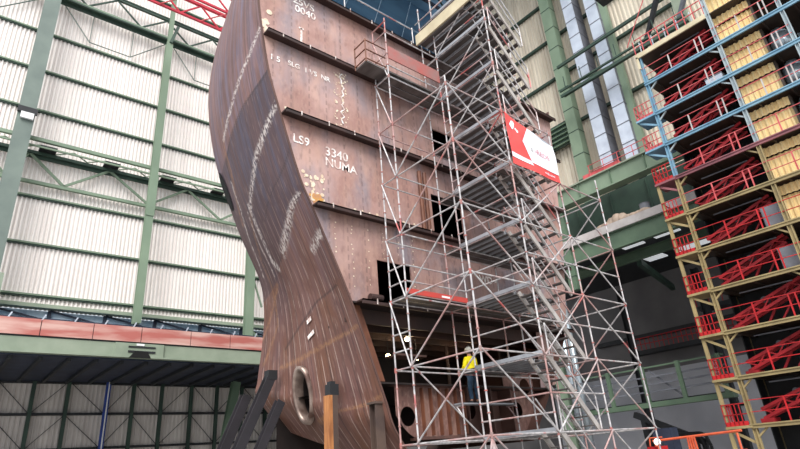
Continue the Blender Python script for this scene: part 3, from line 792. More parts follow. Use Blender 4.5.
# decks of steel planks
def deck(x0, x1, y0, y1, z, along):
    g = 'galv'
    if along == 'y':
        n = round((x1-x0)/.37); w = (x1-x0)/n
        for k in range(n):
            a = x0+k*w
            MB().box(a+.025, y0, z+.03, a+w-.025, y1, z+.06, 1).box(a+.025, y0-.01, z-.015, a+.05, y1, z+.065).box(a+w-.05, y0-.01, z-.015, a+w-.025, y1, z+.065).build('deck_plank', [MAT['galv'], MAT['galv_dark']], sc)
    else:
        n = round((y1-y0)/.32); w = (y1-y0)/n
        for k in range(n):
            a = y0+k*w
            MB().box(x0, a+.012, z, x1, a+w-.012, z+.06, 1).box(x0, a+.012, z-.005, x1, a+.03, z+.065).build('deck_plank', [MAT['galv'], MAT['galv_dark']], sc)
for z in LV[1:]:
    deck(X4[1]+.05, X4[2]-.05, 10.05, YM, z+.03, 'y')
    deck(X4[1], X4[2], YM+.04, YI, z+.03, 'x')
    if z > 3: deck(X4[2], X4[3], YM+.04, YI, z+.03, 'x')
    if z > 0: MB().box(X4[1]-.04, YO+.02, z+.02, X4[1]+.04, YM, z+.13).build('deck_bearer', MAT['galv'], sc)
deck(X4[0], X4[1], YM+.04, YI, 4.48, 'x'); deck(X4[0], X4[1], YM+.04, YI, 12.5, 'x')
tb = MB().box(X4[0], YM-.03, 4.56, X4[1], YM, 4.72).build('toe_board', MAT['toe_red'], sc); tag(tb, 'red toe board with a small white mark')
MB().box(11.7, YM-.034, 4.6, 12.05, YM-.03, 4.66).build('maker_mark', MAT['white'], tb)
# upper left side platform
MB().box(9.4, YM+.1, 12.75, 12.8, YI, 12.82).build('side_platform', MAT['galv_dark'], sc)
tag(MB().box(10.3, YM-.08, 13.2, 12.8, YM-.04, 13.75).build('toe_board', MAT['rosette'], sc), 'worn red fascia board on the upper platform')
for z in (12.9, 13.3, 13.7): T('guard_rail', (9.4, YM+.1, z), (10.28, YM+.1, z), mat='rust'); T('guard_rail', (9.4, YM+.1, z), (9.4, YI, z), mat='rust')
T('guard_rail', (9.4, YM+.1, 12.75), (9.4, YM+.1, 13.75), mat='rust'); T('guard_rail', (9.4, YI, 12.75), (9.4, YI, 13.75), mat='rust')
# top deck, beige edge board and rails on the hull top
MB().box(12.55, 9.4, 15.5, 12.62, 12.4, 16.0).build('edge_board', MAT['plank'], sc)
deck(12.65, 15.4, 9.95, 12.35, 15.55, 'y')
for z in (16.6,): T('guard_rail', (12.6, 12.4, z), (12.6, 8, z))
T('guard_rail', (9.2, 12.6, 16.5), (12.6, 12.6, 16.5)); T('guard_rail', (12.6, 12.6, 15.6), (12.6, 12.6, 16.6)); T('guard_rail', (9.2, 12.6, 15.6), (9.2, 12.6, 16.6))
# stairs: one flight per lift along the front
for z in LV[1:]:
    zb = z-2
    fl = MB().bar((13.3, 9.32, z+.05), (15.18, 9.32, zb+.05), .05, .16, up=(0, 0, 1)).bar((13.3, 9.95, z+.05), (15.18, 9.95, zb+.05), .05, .16, up=(0, 0, 1)).build('stair_flight', MAT['stair'], sc)
    for k in range(8):
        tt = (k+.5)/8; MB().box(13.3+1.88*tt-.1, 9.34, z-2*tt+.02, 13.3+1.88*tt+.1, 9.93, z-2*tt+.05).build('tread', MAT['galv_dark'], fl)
    T('stair_rail', (13.3, 9.25, z+.95), (15.18, 9.25, zb+.95)); T('stair_rail', (13.3, 9.25, z+.5), (15.18, 9.25, zb+.5))
    T('stair_rail', (13.3, 9.98, z+.95), (15.18, 9.98, zb+.95)); T('stair_rail', (15.18, 9.25, zb+.05), (15.18, 9.25, zb+.95)); T('stair_rail', (13.3, 9.25, z+.05), (13.3, 9.25, z+.95))

# banner on the scaffold front
bn = thing('banner', (14.1, 9.0, 8.4), 'red and white advertising banner tied to the scaffold front', 'banner')
TL, TRr, BL, BR = Vector((12.9, 9.02, 10.42)), Vector((15.38, 9.02, 9.88)), Vector((12.92, 9.02, 8.47)), Vector((15.4, 9.02, 8.42))
def bp(s, t, off=0.0):
    p = (TL*(1-s)+TRr*s)*(1-t)+(BL*(1-s)+BR*s)*t
    w = .03*math.sin(9*s+4*t)*math.sin(3*t+1)
    return p+Vector((0, -off+w, -.05*math.sin(math.pi*s)*(1-t)))
def bpoly(pts, off, name, mat, lab=None, sub=8):
    # fan of small quads between left and right boundary, sampled by t
    ts = sorted({p[1] for p in pts} | {i/24 for i in range(25) if min(p[1] for p in pts) <= i/24 <= max(p[1] for p in pts)})
    def xr(t):
        xs = []
        n = len(pts)
        for i in range(n):
            (sa, ta), (sb, tb) = pts[i], pts[(i+1) % n]
            if abs(ta-tb) < 1e-9:
                if abs(t-ta) < 1e-9: xs += [sa, sb]
                continue
            if min(ta, tb)-1e-9 <= t <= max(ta, tb)+1e-9: xs.append(sa+(sb-sa)*(t-ta)/(tb-ta))
        return min(xs), max(xs)
    mb = MB()
    for ta, tb in zip(ts, ts[1:]):
        a0, a1 = xr(ta+1e-6); b0, b1 = xr(tb-1e-6)
        for k in range(sub):
            f0, f1 = k/sub, (k+1)/sub
            mb.add([bp(b0+(b1-b0)*f0, tb, off), bp(b0+(b1-b0)*f1, tb, off), bp(a0+(a1-a0)*f1, ta, off), bp(a0+(a1-a0)*f0, ta, off)], [(0, 1, 2, 3)])
    o = mb.build(name, mat, bn, smooth=True)
    if lab: tag(o, lab)
    return o
bpoly([(0, 0), (1, 0), (1, 1), (0, 1)], 0, 'banner_sheet', MAT['banner_red'])
bpoly([(.43, .015), (1, 0), (1, .8), (.42, .8), (.27, .42)], .012, 'white_field', MAT['banner_white'], 'white chevron field of the banner')
bpoly([(0, .78), (.40, .78), (.43, .87), (0, .87)], .014, 'white_stripe', MAT['banner_white'], 'white stripe low on the banner')
def btext(body, size, s0, t0, mat, nm):
    mb = text_mb(body, 1.0, (0, 0, 0), (1, 0, 0), (0, 1, 0), depth=0)
    W = 2.48; Hh = 1.75
    mb.v = [tuple(bp(s0+v[0]*size/W, t0-v[1]*size/Hh, .03)) for v in mb.v]
    return mb.build(nm, mat, bn)
btext('-REDS', .3, .52, .52, MAT['banner_ink'], 'lettering')
btext('o', .3, .42, .53, MAT['slab'], 'lettering')
btext('scaffold systems', .12, .42, .64, MAT['slab'], 'lettering') if False else None
btext('reds.com', .15, .66, .93, MAT['banner_white'], 'lettering')
mb = MB()
for k in range(9):
    s, t_ = .13+random.uniform(-.07, .07), .2+random.uniform(-.1, .1); c = bp(s, t_, .02)
    mb.disc(c, random.uniform(.05, .11), 8)
tag(mb.build('emblem', MAT['banner_white'], bn), 'pale emblem in the upper left corner')

# lit bulbs in the hold
for i, (p, lab) in enumerate((((12.63, 14.5, 3.98), 'lit bulb hanging highest in the dark hold'), ((11.73, 14.5, 3.34), 'lit bulb furthest left in the dark hold'), ((13.02, 14.5, 3.35), 'lit bulb between the other two in the dark hold'), ((15.6, 14.4, 3.8), 'lit bulb above the worker in yellow'))):
    t = thing('work_lamp', p, lab, 'lamp')
    MB().ball(p, .085).build('bulb', MAT['bulb'], t, smooth=True)
    MB().tube((p[0], p[1], p[2]+.06), (p[0], p[1], 4.0 if p[2] < 3.9 else 4.45), .012, 5).tube((p[0], p[1], p[2]+.05), (p[0], p[1], p[2]+.14), .04, 7).build('cord', MAT['dark'], t)
    ld = bpy.data.lights.new('bulb_light', 'POINT'); ld.energy = 14; ld.color = (1, .78, .5); ld.shadow_soft_size = .08
    lo = bpy.data.objects.new('bulb_light', ld); COL.objects.link(lo); lo.parent = t; lo.location = (0, -.12, -.1)

# ------------------------------------------------------------------ worker
def skin_mesh(chain, name, mat, parent, sub=2, root=0):
    """chain: list of (point, radius, parent index)"""
    org = parent.location-Vector((0, 0, GZ))
    r = parent
    me = bpy.data.meshes.new('tmp'); me.from_pydata([Vector(c[0])-org for c in chain], [(c[2], i) for i, c in enumerate(chain) if c[2] is not None], [])
    o = bpy.data.objects.new('tmp', me); COL.objects.link(o)
    md = o.modifiers.new('s', 'SKIN'); md.use_smooth_shade = True
    for i, c in enumerate(chain):
        rr = c[1] if isinstance(c[1], tuple) else (c[1], c[1])
        me.skin_vertices[0].data[i].radius = rr
        me.skin_vertices[0].data[i].use_root = (i == root)
    sb = o.modifiers.new('u', 'SUBSURF'); sb.levels = sub; sb.render_levels = sub
    bpy.context.view_layer.update()
    m2 = bpy.data.meshes.new_from_object(o.evaluated_get(bpy.context.evaluated_depsgraph_get()))
    bpy.data.objects.remove(o); bpy.data.meshes.remove(me)
    m2.name = name; m2.materials.clear(); m2.materials.append(mat)
    m2.polygons.foreach_set('use_smooth', [True]*len(m2.polygons))
    q = bpy.data.objects.new(name, m2); COL.objects.link(q); q.parent = parent
    return q
WX, WY, WZ = 13.68, 12.6, 1.6
MB().box(12.85, 12.44, 1.55, 15.42, 12.78, 1.6).build('work_plank', MAT['galv'], sc)
for x in (12.9, 15.37): T('plank_bracket', (x, 12.4, 1.52), (x, 12.78, 1.52)); T('plank_bracket', (x, 12.4, 1.1), (x, 12.7, 1.5))
wk = thing('person', (WX, WY, WZ), 'person in yellow hi-vis jacket and blue trousers standing on a plank before the hold', 'person')
# facing into the hold (+Y), right arm (towards +X) bent forward and out
def W(x, y, z): return (WX+x, WY+y, WZ+z)
hand = []
body = [(W(0, 0, .95), (.15, .11), None), (W(0, .01, 1.15), (.14, .105), 0), (W(0, .02, 1.34), (.165, .11), 1), (W(0, .02, 1.46), (.08, .07), 2), (W(0, .04, 1.54), .055, 3), (W(0, .06, 1.64), (.078, .092), 4), (W(0, .06, 1.73), (.07, .085), 5),
        (W(.2, .02, 1.40), .062, 2), (W(.34, .1, 1.16), .046, 7), (W(.3, .32, 1.2), .036, 8), (W(.29, .40, 1.21), (.042, .02), 9),
        (W(-.2, .02, 1.40), .062, 2), (W(-.27, .06, 1.13), .046, 11), (W(-.2, .28, 1.06), .036, 12), (W(-.18, .36, 1.06), (.042, .02), 13),
        (W(.1, 0, .88), .1, 0), (W(.11, .03, .5), .066, 15), (W(.12, -.01, .09), .042, 16), (W(.13, .16, .04), (.045, .035), 17),
        (W(-.1, 0, .88), .1, 0), (W(-.12, .06, .5), .066, 19), (W(-.13, .02, .09), .042, 20), (W(-.14, .19, .04), (.045, .035), 21)]
i0 = len(body)
for base, sx in ((10, 1), (14, -1)):
    bx = body[base][0]
    for k, ln in enumerate((.07, .085, .078, .06)):
        ox = (-.033+k*.022)
        a = (bx[0]+ox, bx[1]+.045, bx[2]); b = (bx[0]+ox, bx[1]+.045+ln*.55, bx[2]-.012); c = (bx[0]+ox, bx[1]+.045+ln*.8, bx[2]-.045)
        n0 = len(body); body += [(a, .0095, base), (b, .009, n0), (c, .008, n0+1)]
    n0 = len(body); body += [((bx[0]-sx*.045, bx[1]-.0, bx[2]+.005), .011, base), ((bx[0]-sx*.065, bx[1]+.045, bx[2]-.01), .0095, n0)]
bo = skin_mesh(body, 'body', MAT['skin'], wk, 2)
jk = [(W(0, 0, .82), (.19, .15), None), (W(0, .01, 1.1), (.18, .14), 0), (W(0, .02, 1.34), (.2, .145), 1), (W(0, .03, 1.5), (.085, .08), 2),
      (W(.21, .02, 1.40), .085, 2), (W(.35, .1, 1.16), .07, 4), (W(.305, .29, 1.195), .055, 5), (W(-.21, .02, 1.40), .085, 2), (W(-.28, .06, 1.13), .07, 7), (W(-.205, .25, 1.07), .055, 8)]
tag(skin_mesh(jk, 'jacket', MAT['hi_vis'], wk, 2), 'bright yellow jacket')
tr = [(W(0, 0, .92), (.165, .125), None), (W(.105, 0, .84), .115, 0), (W(.115, .03, .5), .082, 1), (W(.122, -.01, .1), .065, 2), (W(-.105, 0, .84), .115, 0), (W(-.122, .06, .5), .082, 4), (W(-.132, .02, .1), .065, 5)]
tag(skin_mesh(tr, 'trousers', MAT['jeans'], wk, 2), 'blue work trousers')
for s in (1, -1):
    bx, by = (.128, -.01) if s == 1 else (-.138, .02)
    MB().ball(W(bx, by+.08, .05), .06, sc=(.85, 2.1, .95)).build('boot', MAT['shore'], wk, smooth=True)
MB().ball(W(0, .055, 1.72), .108, sc=(1, 1.15, .95)).tube(W(0, .06, 1.70), W(0, .06, 1.715), .14, 14).build('helmet', MAT['helmet'], wk, smooth=False)
fc = MB().ball(W(0, .16, 1.62), .016, sc=(1, 1.5, 1.2)).ball(W(-.085, .06, 1.63), .022, sc=(.5, 1, 1.5)).ball(W(.085, .06, 1.63), .022, sc=(.5, 1, 1.5)).build('nose_and_ears', MAT['skin'], wk, smooth=True)
MB().ball(W(-.03, .147, 1.65), .01).ball(W(.03, .147, 1.65), .01).box(WX-.025, WY+.148, WZ+1.575, WX+.025, WY+.156, WZ+1.583).build('eyes_and_mouth', MAT['hair'], wk)
MB().ball(W(0, .03, 1.64), .088, sc=(1, .95, 1)).build('hair', MAT['hair'], wk, smooth=True)

# ================================================================== RIGHT SIDE: BACK WALL STEELWORK
def hcol(name, x, y, z0, z1, w, d, mat, lab, bands=False):
    t = thing(name, (x, y, z0), lab, 'column')
    MB().ibeam((x, y, z0), (x, y, z1), d, w, .05, up=(0, 1, 0)).build('column_shaft', mat, t)
    if bands:
        z = z0+1
        while z < z1: MB().box(x-d/2-.01, y-w/2-.02, z, x-d/2+.02, y+w/2+.02, z+.06).build('joint_band', MAT['green_dark'], t); z += 2.3
    return t
def box_col(x, y, z0, z1, w, d, mat, lab, step=2.3):
    t = thing('steel_column', (x, y, z0), lab, 'column')
    MB().box(x-d/2, y-w/2, z0, x+d/2, y+w/2, z1).build('column_shaft', mat, t)
    z = z0+1
    while z < z1: MB().box(x-d/2-.02, y-w/2-.02, z, x+d/2, y+w/2+.02, z+.07).build('joint_band', MAT['green_dark'], t); z += step
    return t
box_col(39.2, 20.45, 15.0, 49, 1.0, .9, MAT['green'], 'wide banded green column on the beige wall, left of the ducts')
box_col(39.1, 15.25, 15.0, 49, .5, .5, MAT['green'], 'slim green column right of the second silver duct', 60)
box_col(38.8, 9.6, 19.0, 49, .75, .6, MAT['green_pale'], 'pale green column behind the top floor of the access tower', 60)
for z, lab in ((41.2, 'highest'), (36.7, 'second highest'), (32.3, 'third highest'), (26.8, 'lowest')):
    o = MB().box(39.95, 10, z-.12, 40.25, 34, z+.12).build('cladding_rail', MAT['green_dark']); tag(o, lab+' dark rail on the beige corrugated wall', 'wall rail')
def duct(y0, y1, x0, z0, z1, lab):
    t = thing('ventilation_duct', ((x0+40)/2, (y0+y1)/2, z0), lab, 'duct')
    MB().box(x0, y0, z0, x0+.08, y1, z1).build('front_sheet', MAT['duct'], t)
    MB().box(x0+.08, y0, z0, x0+1.5, y1, z1).build('duct_body', MAT['duct_dark'], t)  # sides darker than the front: their shade is put into the colour
    z = z0+.9
    while z < z1: MB().box(x0-.03, y0-.03, z, x0+1.5, y1+.03, z+.06).build('seam_flange', MAT['duct_dark'], t); z += 1.75
    return t
duct(17.55, 18.55, 38.4, 19.0, 49, 'silver ventilation duct beside the wide green column')
duct(15.5, 16.5, 38.4, 19.0, 49, 'silver ventilation duct beside the slim green column')
o = MB().box(36.9, 8, 30.6, 37.1, 19.6, 30.85).build('tie_beam', MAT['green_dark']); tag(o, 'thin dark green tie beam crossing in front of the ducts', 'beam')
t = thing('duct_walkway', (37.5, 14, 27.6), 'dark green wall walkway crossing in front of the ducts', 'walkway')
MB().box(36.8, 9, 27.6, 36.95, 19.8, 27.85).box(36.8, 9, 28.15, 36.95, 19.8, 28.3).build('walkway_beam', MAT['green_dark'], t)
MB().box(37.0, 9, 27.9, 37.5, 19.8, 27.96).build('walkway_deck', MAT['green_dark'], t)
for k in range(7): MB().box(36.85, 9.6+k*1.6, 28.4, 36.9, 9.66+k*1.6, 29.5).build('railing_post', MAT['green_dark'], t)
MB().bar((37.0, 19.6, 28.4), (37.0, 15.2, 27.9), .1, .12).build('brace', MAT['green_deep'], t)
t = thing('louvre_panel', (39.9, 22.3, 24.8), 'dark green louvre panel by the banner, against the beige wall', 'louvre')
MB().box(39.5, 21.3, 24.9, 39.8, 24.4, 27.2).build('louvre_backing', MAT['green_dark'], t)
for k in range(5): MB().box(39.3, 21.3, 25.0+k*.45, 39.55, 24.4, 25.12+k*.45).build('louvre_blade', MAT['green_deep'], t)
t = thing('grating_platform', (36.5, 13, 37.0), 'dark grating platform at the top behind the tower', 'platform')
MB().box(35.4, 10.0, 34.0, 37.6, 14.6, 34.15).build('grating', MAT['dark'], t)
for y in (10.1, 11.5, 13, 14.5): MB().box(35.4, y, 34.1, 35.5, y+.08, 35.3).build('railing_post', MAT['duct_dark'], t)
MB().bar((36.0, 7.5, 35), (37.5, 13.0, 27), .3, .3).build('stair_stringer', MAT['dark'], t)
MB().bar((36.6, 6.5, 33), (38.1, 11.5, 26), .25, .3).build('stair_stringer', MAT['duct_dark'], t)
for k in range(9): MB().bar((36.05, 7.6+k*.62, 35.9-k*.9), (36.05, 8.2+k*.62, 35.0-k*.9), .05, .05).build('stair_rail', MAT['red_pink'], t)

# big green girders and slab of the annex front
t = thing('green_girder', (36.4, 19, 17.6), 'large bright green plate girder above the annex opening', 'girder')
MB().box(36.0, 8, 17.65, 36.1, 24.5, 18.95).build('girder_web', MAT['green'], t)
MB().box(35.8, 8, 18.9, 36.5, 24.5, 19.0).build('top_flange', MAT['green_pale'], t)
MB().box(35.8, 8, 17.6, 36.7, 24.5, 17.7).build('bottom_flange', MAT['green'], t)
for y in (11.5, 14.2, 16.9, 19.6, 22.3): MB().box(35.85, y, 17.7, 36.0, y+.05, 18.9).build('web_stiffener', MAT['green_deep'], t)
t = thing('red_railing', (36.1, 17, 19.0), 'worn red railing on top of the bright green girder', 'railing')
for z in (19.55, 20.05): MB().tube((36.1, 13.6, z), (36.1, 18.6, z), .03).build('rail', MAT['red_pink'], t)
for k in range(5): MB().tube((36.1, 13.7+k*1.2, 19.0), (36.1, 13.7+k*1.2, 20.05), .03).build('railing_post', MAT['red_pink'], t)
MB().box(36.2, 16.2, 19.0, 36.8, 19.2, 19.5).build('folded_sheet', MAT['red_pink'], t)
t = thing('green_girder', (39, 19, 15.4), 'shaded dark green girder behind and under the bright one', 'girder')
MB().box(38.5, 6, 15.15, 38.7, 25, 18.4).build('girder_web', MAT['green_dark'], t)
for y in (12.5, 15.5, 18.5, 21.5): MB().box(38.35, y, 15.2, 38.5, y+.08, 18.3).build('web_stiffener', MAT['green_dark'], t)
o = MB().box(36.0, 8, 14.3, 38.0, 25.5, 14.88).build('concrete_slab', MAT['slab']); tag(o, 'pale grey slab edge with tarpaulins lying on it', 'slab')
t = thing('tarpaulin', (36.5, 17, 14.9), 'crumpled beige tarpaulin heap on the grey slab', 'tarpaulin')
mb = MB()
for k in range(9): mb.ball((36.5, 15.4+k*.42, 14.95), random.uniform(.35, .5), sc=(1, 1.2, random.uniform(1.3, 2.0) if 3 < k < 7 else .7))
mb.build('sheet', MAT['sack'], t, smooth=True)
t = thing('storage_drum', (36.8, 16.2, 14.9), 'grey-blue drum on the slab beside the tarpaulin', 'drum')
MB().tube((37.2, 15.6, 14.88), (37.2, 15.6, 15.8), .35, 14).build('drum_body', MAT['cab'], t); MB().tube((37.2, 15.6, 15.8), (37.2, 15.6, 15.85), .37, 14).build('drum_lid', MAT['duct_dark'], t)
o = MB().ibeam((36.3, 8, 13.63), (36.3, 25.5, 13.63), .4, 1.3, .06).build('green_beam', MAT['green_deep']); tag(o, 'green beam directly under the grey slab', 'beam')
o = MB().ibeam((40.2, 6, 13.36), (40.2, 27.5, 13.36), .4, .75, .06).build('green_beam', MAT['green_deep']); tag(o, 'second green beam further back under the annex roof', 'beam')
o = MB().bar((40.6, 18.6, 12.9), (50, 20.5, 12.7), .35, .5).build('cross_beam', MAT['green_dark']); tag(o, 'dark cross beam running back under the annex roof', 'beam')
box_col(36.4, 21.9, 11.0, 17.55, .7, .6, MAT['green_deep'], 'green column stub under the bright girder, by the scaffold', 60)
box_col(35.5, 24.0, G0, 12.8, .8, .6, MAT['green'], 'green column at floor level seen through the scaffold', 60)
for y, lab in ((22.95, 'silver vertical pipe beside the low green column'), (22.35, 'silver vertical pipe to the right of its twin')):
    t = thing('silver_pipe', (35, y, G0), lab, 'pipe')
    MB().tube((35, y, G0), (35, y, 10.4), .21, 14).build('pipe_run', MAT['silver'], t, smooth=True)
    for k in range(6): MB().tube((35, y, .3+k*1.9), (35, y, .42+k*1.9), .25, 14).build('pipe_flange', MAT['duct_dark'], t)
# dark columns and railings in the annex
for y, lab in ((24.0, 'dark steel column in the annex behind the scaffold'), (17.2, 'dark steel column in the annex beside the access tower')):
    MB().ibeam((47, y, G0), (47, y, 13), .5, .5, .05, up=(0, 1, 0)).build('annex_column', MAT['dark']); tag(COL.objects[-1], lab, 'column')
def red_walk(x, y0, y1, z, lab, mat='red', n=22):
    t = thing('red_railing_walkway', (x, (y0+y1)/2, z), lab, 'walkway')
    MB().box(x, y0, z-.35, x+1.2, y1, z).build('walkway_deck', MAT['dark'], t)
    for dz in (.5, 1.05): MB().box(x, y0, z+dz, x+.06, y1, z+dz+.06).build('rail', MAT[mat], t)
    for k in range(n+1): MB().box(x, y0+(y1-y0)*k/n, z, x+.05, y0+(y1-y0)*k/n+.05, z+1.05).build('railing_post', MAT[mat], t)
red_walk(50, 16.6, 26, 7.9, 'dim red railing walkway along the annex rear wall')
red_walk(48, 14.0, 18.2, 10.1, 'short red railing balcony high in the annex', n=8)
o = MB().box(51.5, 6, 9.2, 51.9, 30, 9.6).build('rear_beam', MAT['dark']); tag(o, 'dark horizontal beam on the annex rear wall', 'beam')
# green gallery with several rails
t = thing('green_gallery', (36, 17, 2.2), 'grey-green gallery with wide posts and several horizontal rails', 'gallery')
for z in (4.55, 3.95, 3.5, 3.05): MB().box(35.9, 13, z-.05, 36.0, 25, z+.05).build('rail', MAT['green_deep'] if z > 4.5 else MAT['duct_dark'], t)
MB().box(35.7, 13, 2.1, 36.4, 25, 2.4).build('gallery_beam', MAT['green_deep'], t)
MB().box(36.2, 13, 2.4, 38, 25, 2.5).build('gallery_deck', MAT['dark'], t)
for y in (13.3, 15.75, 18.1, 20.6, 23): MB().box(35.75, y-.12, 2.1, 35.95, y+.12, 4.65).build('gallery_post', MAT['green_deep'], t)
MB().bar((36.1, 17.8, 4.4), (36.1, 16.0, 2.6), .07, .1).build('brace', MAT['duct_dark'], t)
o = MB().bar((40, 21.5, 2.0), (40, 17.0, -.2), .4, .4).box(39.85, 17.0, G0, 40.15, 17.3, -.1).box(39.85, 20.8, G0, 40.15, 21.1, 1.7).build('conveyor_arm', MAT['dark']); tag(o, 'dark inclined arm below the green gallery', 'arm')
for k in range(3):
    y = 17.4-k*.38; pts = [(39.5, y+1.6, .45), (39.5, y+.4, .4), (39.5, y+.1, .2), (39.5, y-.05, -.4), (39.5, y, G0)]
    MB().path(pts, .11, 8).build('black_hose', MAT['dark']); tag(COL.objects[-1], ('black bent hose left of three under the gallery', 'black bent hose in the middle of three under the gallery', 'black bent hose right of three under the gallery')[k], 'hose')
t = thing('door_frame', (49, 17.6, G0), 'thin black door frame on the pale annex wall', 'door frame')
MB().box(51.8, 19.9, G0, 51.9, 20.05, 2.4).box(51.8, 18.3, 2.3, 51.9, 20.05, 2.45).build('frame', MAT['black'], t)
# orange barrier, red machine with beacon
t = thing('orange_barrier', (25, 11, G0), 'orange guard rail barrier at the foot of the access tower', 'barrier')
MB().tube((25, 12.9, .1), (25, 9.2, .22), .05).tube((25, 12.9, -.6), (25, 9.2, -.5), .05).build('rail', MAT['orange'], t)
for y in (12.8, 11.2, 9.4): MB().tube((25, y, G0), (25, y, .15), .045).build('barrier_post', MAT['orange'], t)
for k in range(4): MB().bar((24.9, 11.05+k*.09, .15), (24.9, 11.0+k*.12, -.9), .05, .06).build('hanging_clamp', MAT['orange'], t)
t = thing('lift_machine', (24.2, 12.4, G0), 'red lift machine with a white round beacon', 'machine')
MB().box(24.2, 12.2, -.6, 24.8, 12.8, -.12).box(24.0, 11.8, G0, 25, 13.2, -.7).build('machine_body', MAT['red'], t)
MB().ball((24.1, 12.25, .05), .14).build('beacon', MAT['beacon'], t, smooth=True)
MB().tube((24.1, 12.25, -.6), (24.1, 12.25, -.05), .04).path([(24.1, 12.6, -.1), (24.1, 12.55, .22), (24.1, 12.0, .22)], .03).build('beacon_guard', MAT['orange'], t)
t = thing('steel_cabinet', (30, 14.6, G0), 'dark navy cabinet standing behind the scaffold corner', 'cabinet')
MB().box(30.4, 14.6, G0, 31.2, 15.6, .7).build('cabinet_body', MAT['navy'], t); MB().box(30.37, 15.1, -.4, 30.4, 15.2, 0).build('handle', MAT['dark'], t)
t = thing('red_barrier', (8, 10.5, G0), 'low red barrier rail in front of the hull foot', 'barrier')
MB().box(8.6, 11.0, .02, 10.2, 11.05, .14).build('rail', MAT['red'], t)
for x in (8.7, 10.1): MB().box(x, 11.0, G0, x+.06, 11.05, .05).build('barrier_post', MAT['red'], t)

# ================================================================== ACCESS TOWER
tw = thing('access_tower', (31, 7, G0), 'tall access tower with stacked floors, red railings and yellow panels', 'tower')
XF, XR = 30.5, 33.4
YA, YBb, YC, YD = 10.62, 6.36, 3.2, -1.1
FL = [0.46, 2.68, 4.88, 7.1, 9.3, 11.52, 13.75, 15.95, 18.12, 20.3]
def fcol(z): return MAT['khaki'] if z < 12.5 else (MAT['maroon'] if z < 14.5 else MAT['blue_lt'])
def pcol(z): return MAT['khaki'] if z < 14 else MAT['grey_blue']
edges = [G0]+FL+[22.4]
for y, top in ((YA, 22.4), (YBb, 27), (YC, 27), (YD, 27)):
    for x in (XF, XR):
        MB().ibeam((x, y, G0), (x, y, 13.75), .22, .2, .04, up=(0, 1, 0)).build('post', MAT['khaki'], tw)
        MB().ibeam((x, y, 13.75), (x, y, top), .22, .2, .04, up=(0, 1, 0)).build('post', MAT['blue_lt'] if y == YA else MAT['grey_blue'], tw)
MB().bar((XF, 11.74, G0), (XF, 11.74, 13.75), .15, .16).build('outer_post', MAT['khaki'], tw)
for z in FL:
    bays = [(YA, YBb), (YBb, YC), (YC, YD)]
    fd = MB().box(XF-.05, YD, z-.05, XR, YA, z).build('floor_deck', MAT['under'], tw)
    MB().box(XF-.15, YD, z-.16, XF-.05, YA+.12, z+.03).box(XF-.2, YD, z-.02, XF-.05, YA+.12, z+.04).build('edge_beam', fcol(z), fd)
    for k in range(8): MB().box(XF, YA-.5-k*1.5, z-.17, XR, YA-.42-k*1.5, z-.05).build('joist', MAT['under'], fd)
    rc = MAT['red'] if z < 10 else (MAT['red_pink'] if z < 15 else MAT['slab'])
    for (ya, yb) in bays[:2]:
        rl = MB()
        for dz in (.55, 1.08): rl.box(XF-.1, yb, z+dz, XF-.06, ya, z+dz+.035)
        rl = rl.build('railing', MAT['red_pink'] if z > 10 else MAT['red'], tw)
        for q in (.38, .75, .82): MB().box(XF-.11, ya+(yb-ya)*q-.03, z, XF-.05, ya+(yb-ya)*q+.03, z+1.08).build('railing_post', rc, rl)
    # end platform
    if z < 18.5:
        ep = MB().box(XF-.2, YA, z-.12, XF+1.2, 11.84, z).build('end_platform', fcol(z), tw)
        cg = MB()
        for dz in (.5, .98): cg.box(XF-.12, YA+.1, z+dz, XF-.08, 11.82, z+dz+.04).box(XF-.12, 11.78, z+dz, XF+1.1, 11.82, z+dz+.04)
        for y in (11.78, 11.58, 11.38, 11.18, 10.98): cg.box(XF-.12, y, z, XF-.08, y+.035, z+1.0)
        cg.box(XF-.12, YA+.15, z, XF-.09, 11.8, z+.2)
        for x in (XF-.1, XF+.3, XF+.7, XF+1.1): cg.box(x, 11.78, z, x+.04, 11.82, z+1.0)
        cg.build('cage_railing', MAT['red'] if z < 15 else MAT['red_pink'], ep)
        MB().bar((XF, 11.72, z-.15), (XF, YA, z-.85), .1, .12).build('knee_brace', fcol(z) if z > 12 else MAT['khaki'], ep)
    # red telescopic lattice boom on the floor
    lb = MB(); A, B = Vector((XF+1.1, 10.35, z+.25)), Vector((XF+1.1, 6.9, z+1.5))
    for dx in (-.3, .3):
        for dn in (0, .42): lb.bar(A+Vector((dx, 0, dn)), B+Vector((dx, 0, dn)), .1, .14)
        for k in range(7):
            a = A+(B-A)*k/7; b = A+(B-A)*(k+1)/7
            lb.bar(a+Vector((dx, 0, 0 if k % 2 else .42)), b+Vector((dx, 0, .42 if k % 2 else 0)), .06, .06)
    lb = lb.build('lattice_boom', MAT['boom_red'], tw)
    MB().box(XF+.7, 9.9, z, XF+1.5, 10.5, z+.25).build('boom_carriage', MAT['boom_red'], lb)
    MB().bar((XF+1.3, 9.0, z+.1), (XF+1.3, 8.2, z+1.2), .1, .1).bar((XF+1.3, 8.4, z+.1), (XF+1.3, 7.4, z+1.35), .08, .08).build('boom_strut', MAT['boom_red'], lb)
    MB().tube((XF+.9, 8.7, z+1.3), (XF+1.5, 8.7, z+1.3), .16, 12).build('winch_drum', MAT['duct_dark'], lb)
    MB().box(XF+.6, 7.2, z+1.8, XF+.66, 9.6, z+1.86).build('cable_rail', MAT['duct_dark'], lb)
